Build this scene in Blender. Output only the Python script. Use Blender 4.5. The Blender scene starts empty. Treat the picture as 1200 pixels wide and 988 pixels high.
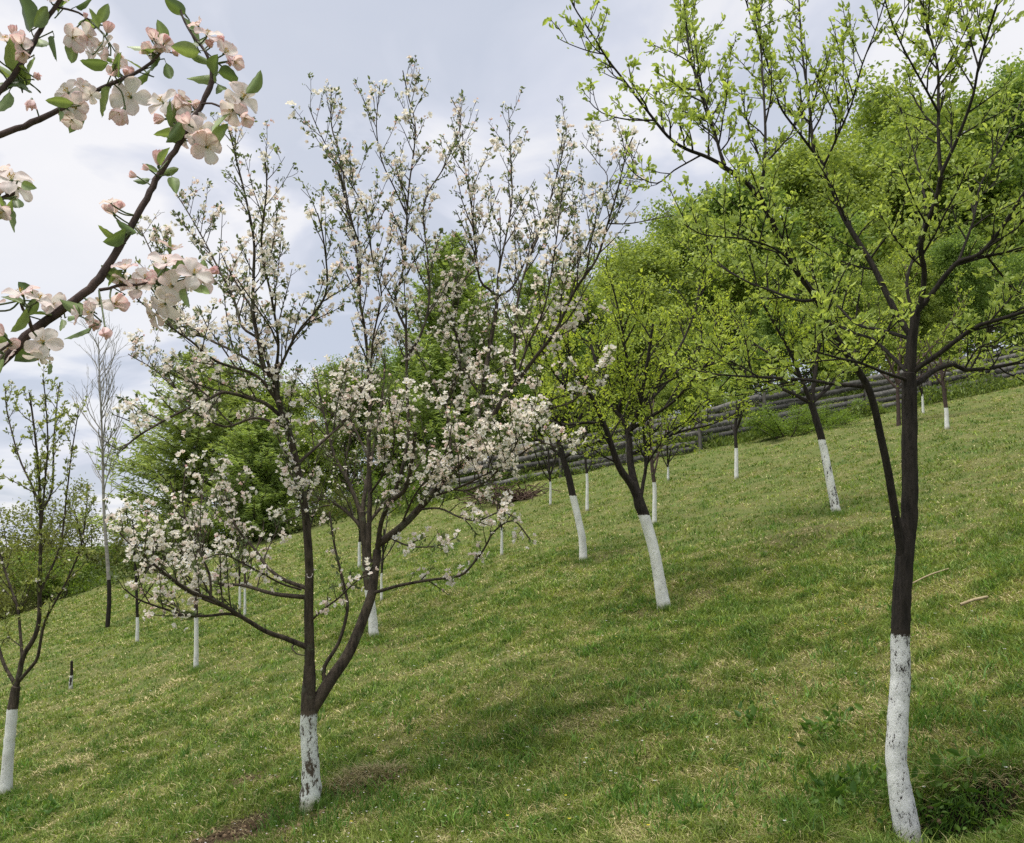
import bpy, math, numpy as np
from mathutils import Vector

C = bpy.context.scene.collection
PI = math.pi
# ------------------------------------------------------------------ camera geometry (photo pixels 1200 x 988)
F = 1000.0
CAM = np.array([0.0, 0.0, 1.6])
PITCH = math.atan(146.0 / F)
CP, SP = math.cos(PITCH), math.sin(PITCH)

def ray(px, py):
    """direction(s) through photo pixel(s), scaled to unit depth along world Y"""
    u = (np.asarray(px, float) - 600.0) / F
    v = (494.0 - np.asarray(py, float)) / F
    y = CP - v * SP
    return np.stack([u / y, np.ones_like(u * v), (SP + v * CP) / y], -1)

def at(px, py, d):
    r = ray(px, py)
    return CAM + r * np.asarray(d, float)[..., None]

# ------------------------------------------------------------------ noise
def _hash(ix, iy, seed):
    h = (ix.astype(np.int64) * 374761393 + iy.astype(np.int64) * 668265263 + seed * 982451653) & 0xffffffff
    h = ((h ^ (h >> 13)) * 1274126177) & 0xffffffff
    return ((h ^ (h >> 16)) & 0xffff) / 65535.0

def vnoise(x, y, seed=0):
    x = np.asarray(x, float); y = np.asarray(y, float)
    ix = np.floor(x); iy = np.floor(y)
    fx = x - ix; fy = y - iy
    fx = fx * fx * (3 - 2 * fx); fy = fy * fy * (3 - 2 * fy)
    a = _hash(ix, iy, seed); b = _hash(ix + 1, iy, seed); c = _hash(ix, iy + 1, seed); d = _hash(ix + 1, iy + 1, seed)
    return (a * (1 - fx) + b * fx) * (1 - fy) + (c * (1 - fx) + d * fx) * fy

def fbm(x, y, seed=0, octv=4):
    s = 0; a = 0.5; t = 0
    for i in range(octv):
        s = s + a * vnoise(np.asarray(x) * 2 ** i + 17.3 * i, np.asarray(y) * 2 ** i - 9.1 * i, seed + i); t += a; a *= 0.5
    return s / t

# ------------------------------------------------------------------ terrain: fitted through points read off the hillside
CTRL = [(1068, 985, 3.5), (365, 943, 5.9), (8, 930, 6.8), (775, 712, 7.2), (683, 655, 10), (980, 600, 9), (230, 783, 11), (438, 745, 9.5),
        (160, 752, 14), (767, 613, 14), (687, 598, 15.5), (863, 560, 18), (1108, 500, 21), (700, 550, 25), (550, 580, 25), (1190, 455, 24),
        (0, 722, 26), (130, 692, 27), (290, 640, 27), (127, 735, 19), (588, 650, 12), (280, 715, 16)]
_c = np.array(CTRL, float)
_P = at(_c[:, 0], _c[:, 1], _c[:, 2])
SX, SY = 16.0, 26.0
def _sc(x, s):
    return s * np.tanh(x / s)
def _basis(x, y):
    xs, ys = x, y
    k = np.clip(np.hypot(x / 20, y / 32), 0, None)
    q = 1 / np.maximum(k, 1) ** 2
    q1 = 1 / np.maximum(np.hypot(x / 45, y / 70), 1)
    return np.stack([np.ones_like(x), xs * q1, ys * q1, xs * xs * q, xs * ys * q, ys * ys * q], -1)
_A = _basis(_P[:, 0], _P[:, 1])
_reg = np.diag([0, 0, 0, 60.0, 60.0, 60.0]) * 8
COEF = np.linalg.solve(_A.T @ _A + _reg, _A.T @ _P[:, 2])
# local pits and mounds: (px, py, amplitude, radius along, radius across)
PITS = []
def Hs(x, y):
    x = np.asarray(x, float); y = np.asarray(y, float)
    return _basis(x, y) @ COEF
def H(x, y):
    x = np.asarray(x, float); y = np.asarray(y, float)
    z = Hs(x, y)
    r = np.hypot(x, y)
    w = np.clip((r - 1.5) / 4, 0, 1)
    z = z + w * (0.16 * (fbm(x / 3.1, y / 3.1, 5, 3) - .5) + 0.10 * (vnoise(x / .7, y / .7, 9) - .5))
    for (cx, cy, amp, rx, ry) in PITS:
        z = z + amp * np.exp(-((x - cx) / rx) ** 2 - ((y - cy) / ry) ** 2)
    return z

YS = np.geomspace(1.2, 90, 140)
def hit(px, py, fn=None):
    """points where the rays through photo pixels meet the ground"""
    fn = fn or H
    px = np.atleast_1d(np.asarray(px, float)); py = np.atleast_1d(np.asarray(py, float))
    r = ray(px, py)
    lo = np.full(len(px), np.nan); hi = lo.copy(); prev = None
    if len(px) <= 64:
        q = CAM + r[:, None, :] * YS[None, :, None]
        up = (q[..., 2] - fn(q[..., 0].ravel(), q[..., 1].ravel()).reshape(q.shape[:2])) > 0
        below = ~up; below[:, 0] = False
        k = np.argmax(below, 1); any_ = below.any(1)
        lo = np.where(any_, YS[np.maximum(k - 1, 0)], np.nan); hi = np.where(any_, YS[k], np.nan)
    else:
      for yv in YS:
        p = CAM + r * yv
        g = p[:, 2] - fn(p[:, 0], p[:, 1])
        if prev is not None:
            m = np.isnan(lo) & (g < 0)
            lo[m] = prev[0]; hi[m] = yv
        prev = (yv, g)
    ok = ~np.isnan(lo)
    for _ in range(14):
        mid = (lo + hi) / 2
        p = CAM + r * mid[:, None]
        up = p[:, 2] - fn(p[:, 0], p[:, 1]) > 0
        lo = np.where(up, mid, lo); hi = np.where(up, hi, mid)
    return CAM + r * ((lo + hi) / 2)[:, None], ok

def base_at(px, py):
    p, ok = hit([px], [py])
    if not ok[0]:
        raise ValueError('no ground at %s %s' % (px, py))
    return p[0]

for (px, py, amp, rx, ry) in [(1140, 955, -.24, .24, .10), (1140, 915, .06, .30, .09), (300, 968, -.05, .3, .15), (430, 915, .05, .22, .12)]:
    p, ok = hit([px], [py])
    PITS.append((p[0, 0], p[0, 1], amp, rx, ry))

# ------------------------------------------------------------------ mesh building
class Geo:
    def __init__(self):
        self.v = []; self.f = []; self.n = 0; self.c = []; self.t = []
    def add(self, v, f, c=None):
        """v (n,3); f (m,k) quads or tris; c (n,3) or (3,) colour"""
        v = np.asarray(v, float).reshape(-1, 3); f = np.asarray(f, np.int64)
        self.v.append(v); self.f.append(f + self.n); self.n += len(v)
        if c is None: c = (1, 1, 1)
        self.c.append(np.broadcast_to(np.asarray(c, float), v.shape))
    def tube(self, pts, rad, k=6, cap=True, c=None):
        pts = np.asarray(pts, float); n = len(pts)
        rad = np.broadcast_to(np.asarray(rad, float), (n,))
        t = np.gradient(pts, axis=0); t /= np.linalg.norm(t, axis=1, keepdims=True) + 1e-12
        ref = np.array([0.31, 0.95, 0.02]) if abs(t[0][1]) < .9 else np.array([1.0, 0, 0.1])
        a = np.cross(t, ref); 
        # parallel transport
        a0 = a[0] / np.linalg.norm(a[0]); A = [a0]
        for i in range(1, n):
            w = A[-1] - t[i] * np.dot(A[-1], t[i]); A.append(w / (np.linalg.norm(w) + 1e-12))
        A = np.array(A); B = np.cross(t, A)
        th = np.arange(k) * 2 * PI / k
        ring = A[:, None] * np.cos(th)[None, :, None] + B[:, None] * np.sin(th)[None, :, None]
        v = (pts[:, None] + ring * rad[:, None, None]).reshape(-1, 3)
        i = np.arange(n - 1)[:, None] * k; j = np.arange(k)[None, :]; j2 = (j + 1) % k
        f = np.stack([i + j, i + j2, i + k + j2, i + k + j], -1).reshape(-1, 4)
        self.add(v, f, c)
        if cap:
            e = pts[-1] + t[-1] * rad[-1] * .8
            o = (n - 1) * k
            vv = np.vstack([v[o:o + k], e]); ff = np.array([[q, (q + 1) % k, k] for q in range(k)])
            self.add(vv, ff, c)
    def box(self, o, ax, ay, az, c=None):
        """box from corner o with edge vectors"""
        o, ax, ay, az = [np.asarray(q, float) for q in (o, ax, ay, az)]
        v = [o, o + ax, o + ax + ay, o + ay, o + az, o + ax + az, o + ax + ay + az, o + ay + az]
        f = [[0, 3, 2, 1], [4, 5, 6, 7], [0, 1, 5, 4], [1, 2, 6, 5], [2, 3, 7, 6], [3, 0, 4, 7]]
        self.add(v, f, c)
    def build(self, name, mat, parent=None, origin=(0, 0, 0), smooth=False):
        me = bpy.data.meshes.new(name)
        if self.v:
            V = np.vstack(self.v) - np.asarray(origin)
            me.vertices.add(len(V)); me.vertices.foreach_set('co', V.astype(np.float32).ravel())
            tot = np.concatenate([np.full(len(f), f.shape[1], np.int32) for f in self.f if len(f)])
            idx = np.concatenate([f.ravel() for f in self.f if len(f)]).astype(np.int32)
            me.loops.add(len(idx)); me.loops.foreach_set('vertex_index', idx)
            me.polygons.add(len(tot))
            st = np.concatenate([[0], np.cumsum(tot)[:-1]]).astype(np.int32)
            me.polygons.foreach_set('loop_start', st)
            try: me.polygons.foreach_set('loop_total', tot)
            except Exception: pass
            if smooth: me.polygons.foreach_set('use_smooth', np.ones(len(tot), bool))
            at_ = me.color_attributes.new('col', 'FLOAT_COLOR', 'POINT')
            cc = np.vstack(self.c); cc = np.hstack([cc, np.ones((len(cc), 1))]).astype(np.float32)
            at_.data.foreach_set('color', cc.ravel())
            me.update(calc_edges=True)
        me.materials.append(mat)
        o = bpy.data.objects.new(name, me); C.objects.link(o)
        o.location = Vector(origin)
        if parent:
            o.parent = parent
            o.location = Vector(np.asarray(origin) - np.asarray(parent.location))
        return o

def unit(v):
    v = np.asarray(v, float)
    return v / (np.linalg.norm(v, axis=-1, keepdims=True) + 1e-12)

def thing(name, label, cat, loc, group=None):
    o = bpy.data.objects.new(name, None); C.objects.link(o)
    o.empty_display_size = .2; o.location = Vector(loc)
    o['label'] = label; o['category'] = cat
    if group: o['group'] = group
    return o

def tag(o, label=None, cat=None, group=None, kind=None):
    for k, v in (('label', label), ('category', cat), ('group', group), ('kind', kind)):
        if v: o[k] = v
    return o

def copy_tree(o, parent=None):
    c = o.copy(); C.objects.link(c)
    if parent: c.parent = parent
    for ch in list(o.children): copy_tree(ch, c)
    return c

# ------------------------------------------------------------------ materials
def mat(name):
    m = bpy.data.materials.new(name); m.use_nodes = True
    nt = m.node_tree; nt.nodes.clear()
    out = nt.nodes.new('ShaderNodeOutputMaterial')
    return m, nt, out
def N(nt, kind, **kw):
    n = nt.nodes.new(kind)
    for k, v in kw.items():
        if k.startswith('_'): setattr(n, k[1:], v)
        else: n.inputs[k.replace('__', ' ')].default_value = v
    return n
def ramp(nt, stops, interp='LINEAR'):
    n = nt.nodes.new('ShaderNodeValToRGB'); e = n.color_ramp.elements
    n.color_ramp.interpolation = interp
    while len(e) < len(stops): e.new(0.5)
    for q, (p, c) in zip(e, stops):
        q.position = p; q.color = (*c, 1) if len(c) == 3 else c
    return n

def leaf_mat(name, trans=.4, rough=.5, tint=(1, 1, 1), ttint=(1.15, 1.1, .6), spec=.3):
    m, nt, out = mat(name)
    a = N(nt, 'ShaderNodeVertexColor', _layer_name='col')
    p = N(nt, 'ShaderNodeBsdfPrincipled', Roughness=rough); p.inputs['Specular IOR Level'].default_value = spec
    t = N(nt, 'ShaderNodeBsdfTranslucent')
    mx = N(nt, 'ShaderNodeMixShader', Fac=trans)
    mul = nt.nodes.new('ShaderNodeMix'); mul.data_type = 'RGBA'; mul.blend_type = 'MULTIPLY'; mul.inputs[0].default_value = 1
    mul.inputs[7].default_value = (*tint, 1)
    mul2 = nt.nodes.new('ShaderNodeMix'); mul2.data_type = 'RGBA'; mul2.blend_type = 'MULTIPLY'; mul2.inputs[0].default_value = 1
    mul2.inputs[7].default_value = (*ttint, 1)
    nt.links.new(a.outputs[0], mul.inputs[6]); nt.links.new(a.outputs[0], mul2.inputs[6])
    nt.links.new(mul.outputs[2], p.inputs['Base Color']); nt.links.new(mul2.outputs[2], t.inputs['Color'])
    nt.links.new(p.outputs[0], mx.inputs[1]); nt.links.new(t.outputs[0], mx.inputs[2]); nt.links.new(mx.outputs[0], out.inputs[0])
    return m

def bark_mat(name, dark, light, scale=30, stretch=.22, bump=.6, lichen=None):
    m, nt, out = mat(name)
    tc = N(nt, 'ShaderNodeTexCoord'); mp = N(nt, 'ShaderNodeMapping'); mp.inputs['Scale'].default_value = (1, 1, stretch)
    nz = N(nt, 'ShaderNodeTexNoise', Scale=scale, Detail=6, Roughness=.65)
    nt.links.new(tc.outputs['Object'], mp.inputs[0]); nt.links.new(mp.outputs[0], nz.inputs['Vector'])
    r = ramp(nt, [(.32, dark), (.5, tuple((a + b) / 2 for a, b in zip(dark, light))), (.72, light)])
    nt.links.new(nz.outputs[0], r.inputs[0])
    col = r.outputs[0]
    if lichen:
        n2 = N(nt, 'ShaderNodeTexNoise', Scale=9, Detail=5, Roughness=.7)
        nt.links.new(tc.outputs['Object'], n2.inputs['Vector'])
        r2 = ramp(nt, [(.56, (0, 0, 0)), (.68, (1, 1, 1))]); nt.links.new(n2.outputs[0], r2.inputs[0])
        mx = nt.nodes.new('ShaderNodeMix'); mx.data_type = 'RGBA'; mx.inputs[7].default_value = (*lichen, 1)
        nt.links.new(r2.outputs[0], mx.inputs[0]); nt.links.new(col, mx.inputs[6]); col = mx.outputs[2]
    p = N(nt, 'ShaderNodeBsdfPrincipled', Roughness=.85); p.inputs['Specular IOR Level'].default_value = .25
    nt.links.new(col, p.inputs['Base Color'])
    b = N(nt, 'ShaderNodeBump', Strength=bump, Distance=.02)
    nt.links.new(nz.outputs[0], b.inputs['Height']); nt.links.new(b.outputs[0], p.inputs['Normal'])
    nt.links.new(p.outputs[0], out.inputs[0])
    return m

def paint_mat(name, height, scale=60, wear=.42, bark=(.07, .055, .04), white=(.78, .79, .76), edge=.03):
    """lime whitewash over bark: worn through in cracks, ragged along its top edge (object z = height above the ground)"""
    m, nt, out = mat(name)
    tc = N(nt, 'ShaderNodeTexCoord')
    mp = N(nt, 'ShaderNodeMapping'); mp.inputs['Scale'].default_value = (1, 1, .55)
    nt.links.new(tc.outputs['Object'], mp.inputs[0])
    n1 = N(nt, 'ShaderNodeTexNoise', Scale=scale, Detail=6, Roughness=.75); nt.links.new(mp.outputs[0], n1.inputs['Vector'])
    n2 = N(nt, 'ShaderNodeTexNoise', Scale=scale * .22, Detail=4, Roughness=.6); nt.links.new(mp.outputs[0], n2.inputs['Vector'])
    ad = N(nt, 'ShaderNodeMath', _operation='MULTIPLY_ADD'); ad.inputs[1].default_value = .6
    nt.links.new(n2.outputs[0], ad.inputs[0]); nt.links.new(n1.outputs[0], ad.inputs[2])
    # wear ramp
    ad.use_clamp = False
    r = ramp(nt, [(wear, (0, 0, 0)), (wear + .05, (1, 1, 1))]); nt.links.new(ad.outputs[0], r.inputs[0])
    # top edge
    sx = N(nt, 'ShaderNodeSeparateXYZ'); nt.links.new(tc.outputs['Object'], sx.inputs[0])
    e1 = N(nt, 'ShaderNodeMath', _operation='MULTIPLY_ADD'); e1.inputs[1].default_value = edge * 4; nt.links.new(n1.outputs[0], e1.inputs[0])
    nt.links.new(sx.outputs[2], e1.inputs[2])
    lt = N(nt, 'ShaderNodeMath', _operation='LESS_THAN'); lt.inputs[1].default_value = height + edge * 2
    nt.links.new(e1.outputs[0], lt.inputs[0])
    f1 = N(nt, 'ShaderNodeMath', _operation='MULTIPLY_ADD'); f1.inputs[1].default_value = -.12; nt.links.new(n2.outputs[0], f1.inputs[0]); nt.links.new(sx.outputs[2], f1.inputs[2])
    fr = ramp(nt, [(0.0, (1, 1, 1)), (.06, (0, 0, 0))]); f2 = N(nt, 'ShaderNodeMath', _operation='ADD'); f2.inputs[1].default_value = .06; nt.links.new(f1.outputs[0], f2.inputs[0]); nt.links.new(f2.outputs[0], fr.inputs[0])
    mu = N(nt, 'ShaderNodeMath', _operation='MULTIPLY'); nt.links.new(r.outputs[0], mu.inputs[0]); nt.links.new(lt.outputs[0], mu.inputs[1])
    wv = ramp(nt, [(.3, tuple(c * .72 for c in white)), (.65, white)]); nt.links.new(n2.outputs[0], wv.inputs[0])
    mx = nt.nodes.new('ShaderNodeMix'); mx.data_type = 'RGBA'; mx.inputs[6].default_value = (*bark, 1)
    ms = nt.nodes.new('ShaderNodeMix'); ms.data_type = 'RGBA'; ms.inputs[7].default_value = (.30, .30, .20, 1)
    nt.links.new(fr.outputs[0], ms.inputs[0]); nt.links.new(wv.outputs[0], ms.inputs[6])
    nt.links.new(mu.outputs[0], mx.inputs[0]); nt.links.new(ms.outputs[2], mx.inputs[7])
    p = N(nt, 'ShaderNodeBsdfPrincipled', Roughness=.9); p.inputs['Specular IOR Level'].default_value = .15
    nt.links.new(mx.outputs[2], p.inputs['Base Color'])
    b = N(nt, 'ShaderNodeBump', Strength=.5, Distance=.012); nt.links.new(n1.outputs[0], b.inputs['Height']); nt.links.new(b.outputs[0], p.inputs['Normal'])
    nt.links.new(p.outputs[0], out.inputs[0])
    return m

M = {}
M['bark_brown'] = bark_mat('apple bark', (.018, .014, .011), (.105, .082, .06), 40, .25, 1.0, (.10, .10, .07))
M['bark_dark'] = bark_mat('dark bark', (.009, .0075, .006), (.045, .036, .03), 60, .15, 1.0)
M['bark_twig'] = bark_mat('twig bark', (.03, .021, .019), (.11, .075, .066), 70, .3, .4)
M['bark_grey'] = bark_mat('pale birch bark', (.16, .15, .135), (.40, .375, .34), 8, 2.5, .3)
M['bark_wood'] = bark_mat('forest bark', (.03, .026, .02), (.13, .11, .09), 6, .3, .5)
M['leaf'] = leaf_mat('spring leaf', .5)
M['leaf_near'] = leaf_mat('apple leaf', .3, .42, spec=.4)
M['forest_leaf'] = leaf_mat('forest leaf', .45, .6)
M['needle'] = leaf_mat('larch needle', .4, .6)
M['petal'] = leaf_mat('blossom petal', .45, .6, ttint=(1, .97, .9), spec=.2)
M['grass'] = leaf_mat('grass blade', .35, .55, ttint=(1.1, 1.1, .6), spec=.25)
M['straw'] = leaf_mat('straw', .2, .7, ttint=(1, .95, .8), spec=.2)

# ------------------------------------------------------------------ branching helpers
def spline(P, spacing):
    """Catmull-Rom through P, resampled"""
    P = np.asarray(P, float)
    if len(P) < 3:
        n = max(3, int(np.linalg.norm(P[-1] - P[0]) / spacing) + 1)
        return P[0] + (P[-1] - P[0]) * np.linspace(0, 1, n)[:, None]
    Q = np.vstack([2 * P[0] - P[1], P, 2 * P[-1] - P[-2]])
    out = []
    for i in range(len(P) - 1):
        p0, p1, p2, p3 = Q[i:i + 4]
        n = max(2, int(np.linalg.norm(p2 - p1) / spacing) + 1)
        t = np.linspace(0, 1, n, endpoint=False)[:, None]
        out.append(.5 * (2 * p1 + (p2 - p0) * t + (2 * p0 - 5 * p1 + 4 * p2 - p3) * t ** 2 + (3 * p1 - p0 - 3 * p2 + p3) * t ** 3))
    out.append(P[-1:])
    return np.vstack(out)

def arclen(p):
    return np.concatenate([[0], np.cumsum(np.linalg.norm(np.diff(p, axis=0), axis=1))])

def sprout(geo, pts, rad, rng, lv, level=0, sites=None, start=.2, col=None):
    """grow side shoots along a branch; lv = list of dicts (gap, len, up, curl, rad, ang); end shoots give leaf sites"""
    if level >= len(lv): return
    S = lv[level]; s = arclen(pts); L = s[-1]
    x = L * start + S['gap'] * rng.random()
    while x < L * .985:
        i = min(np.searchsorted(s, x), len(s) - 1); i = max(i, 1)
        k = (x - s[i - 1]) / max(s[i] - s[i - 1], 1e-9)
        p = pts[i - 1] + (pts[i] - pts[i - 1]) * k
        t = unit(pts[i] - pts[i - 1]); r = rad[i - 1] + (rad[i] - rad[i - 1]) * k
        ln = S['len'] * rng.uniform(.35, 1.25) * (1.05 - S.get('taper', .5) * x / L)
        q = unit(np.cross(t, rng.normal(size=3)))
        an = S.get('ang', .9) * rng.uniform(.7, 1.25)
        d = unit(t * math.cos(an) + q * math.sin(an) + np.array([0, 0, S['up']]) * rng.uniform(.5, 1.3))
        n = 5 if ln > .12 else 3
        if ln > .8: n = 8
        c = [p]; dd = d
        for _ in range(n - 1):
            dd = unit(dd + np.array([0, 0, S['curl']]) / n + rng.normal(size=3) * S.get('wob', .13))
            c.append(c[-1] + dd * ln / (n - 1))
        c = np.array(c)
        r0 = min(r * .75, S['rad'] * (.6 + .6 * ln / S['len'])); r1 = max(r0 * .45, S.get('tip', .0012))
        rr = np.linspace(r0, r1, n)
        geo.tube(c, rr, 4 if r0 < .006 else 5, c=col)
        if level + 1 < len(lv):
            sprout(geo, c, rr, rng, lv, level + 1, sites, .12, col)
        if sites is not None:
            sg = S.get('site', .05); ss = arclen(c)
            m = max(1, int(ln / sg))
            for q_ in range(m):
                f = (q_ + rng.random()) / m
                f = .25 + .75 * f
                j = min(int(f * (n - 1)), n - 2); kk = f * (n - 1) - j
                sites.append((c[j] + (c[j + 1] - c[j]) * kk, unit(c[j + 1] - c[j]), level))
            sites.append((c[-1], dd, level))
        x += S['gap'] * rng.uniform(.5, 1.5)

def perp_frame(d, rng):
    a = unit(np.cross(d, rng.normal(size=d.shape)))
    return a, np.cross(d, a)

def add_leaves(geo, pos, d, size, width, rng, cols, fold=.25, six=True):
    """leaf blades: base at pos, along d. arrays (n,3),(n,3),(n,)"""
    n = len(pos)
    if n == 0: return
    a, b = perp_frame(d, rng)
    w = (size * width)[:, None] * .5; s = size[:, None]
    up = b * (size * fold * width)[:, None]
    if six:
        v = np.stack([pos, pos + d * s * .32 + a * w * .92 + up, pos + d * s * .68 + a * w * .8 + up * .8, pos + d * s - b * s * .08,
                      pos + d * s * .68 - a * w * .8 + up * .8, pos + d * s * .32 - a * w * .92 + up], 1)
        o = np.arange(n)[:, None] * 6
        f = np.concatenate([o + np.array([[0, 1, 2, 3]]), o + np.array([[0, 3, 4, 5]])])
        geo.add(v.reshape(-1, 3), f, np.repeat(cols, 6, 0))
    else:
        v = np.stack([pos, pos + d * s * .5 + a * w + up, pos + d * s, pos + d * s * .5 - a * w + up], 1)
        o = np.arange(n)[:, None] * 4
        geo.add(v.reshape(-1, 3), o + np.array([[0, 1, 2, 3]]), np.repeat(cols, 4, 0))

def mixcol(a, b, t):
    return np.asarray(a)[None] * (1 - t[:, None]) + np.asarray(b)[None] * t[:, None]

def add_rosettes(geo, sites, rng, n_leaf, size, width, ca, cb, spread=.8, six=True, jit=.01, up=0.0):
    """clusters of young leaves at branch sites"""
    if not len(sites): return
    P = np.array([s[0] for s in sites]); D = np.array([s[1] for s in sites])
    k = rng.integers(n_leaf[0], n_leaf[1] + 1, len(P))
    idx = np.repeat(np.arange(len(P)), k)
    tone = np.repeat(rng.random(len(P)), k) * .6 + rng.random(len(idx)) * .4
    scl = np.repeat(rng.uniform(.7, 1.25, len(P)), k)
    d = unit(D[idx] + rng.normal(size=(len(idx), 3)) * spread + np.array([0, 0, up]))
    s = size * scl * rng.uniform(.4, 1.25, len(idx))
    add_leaves(geo, P[idx] + rng.normal(size=(len(idx), 3)) * jit, d, s, width, rng, mixcol(ca, cb, tone), six=six)

def add_blossoms(geo, sites, rng, n_fl=(3, 6), size=.019, spread=.022, pink=.3):
    """clusters of five-petalled flowers"""
    if not len(sites): return
    P = np.array([s[0] for s in sites]); D = np.array([s[1] for s in sites])
    k = rng.integers(n_fl[0], n_fl[1] + 1, len(P)); idx = np.repeat(np.arange(len(P)), k); n = len(idx)
    ax = unit(D[idx] * .7 + rng.normal(size=(n, 3)) * .75 + np.array([0, 0, .45]))
    c = P[idx] + ax * spread * rng.uniform(.6, 1.6, (n, 1))
    a, b = perp_frame(ax, rng)
    opn = rng.uniform(.35, 1.0, n)           # openness
    sz = size * rng.uniform(.75, 1.2, n)
    pk = np.repeat(rng.random(len(P)), k) * .6 + rng.random(n) * .5
    white = np.array([.88, .86, .82]); rose = np.array([.82, .56, .55])
    for q in range(5):
        th = q * 2 * PI / 5 + rng.normal(size=n) * .1
        rd = a * np.cos(th)[:, None] + b * np.sin(th)[:, None]
        tg = -a * np.sin(th)[:, None] + b * np.cos(th)[:, None]
        out = unit(rd * opn[:, None] + ax * (1.15 - opn)[:, None])
        s = (sz * rng.uniform(.85, 1.1, n))[:, None]
        lift = ax * s * .18
        v = np.stack([c, c + out * s * .6 + tg * s * .42 + lift * .4, c + out * s + lift * 1.2, c + out * s * .6 - tg * s * .42 + lift * .4], 1)
        t = np.clip((pk - .55) * 2.2, 0, 1) * pink * 2
        col = mixcol(white, rose, np.clip(t, 0, 1))
        geo.add(v.reshape(-1, 3), np.arange(n)[:, None] * 4 + np.array([[0, 1, 2, 3]]), np.repeat(col, 4, 0))
    # stamens: a small yellow tuft
    tp = c + ax * (sz * .35)[:, None]
    for q in range(2):
        th = q * 1.6
        rd = a * math.cos(th) + b * math.sin(th)
        w = (sz * .16)[:, None]
        v = np.stack([c - rd * w * .3, tp - rd * w, tp + rd * w, c + rd * w * .3], 1)
        geo.add(v.reshape(-1, 3), np.arange(n)[:, None] * 4 + np.array([[0, 1, 2, 3]]), np.tile([.62, .5, .16], (n * 4, 1)))

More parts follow.
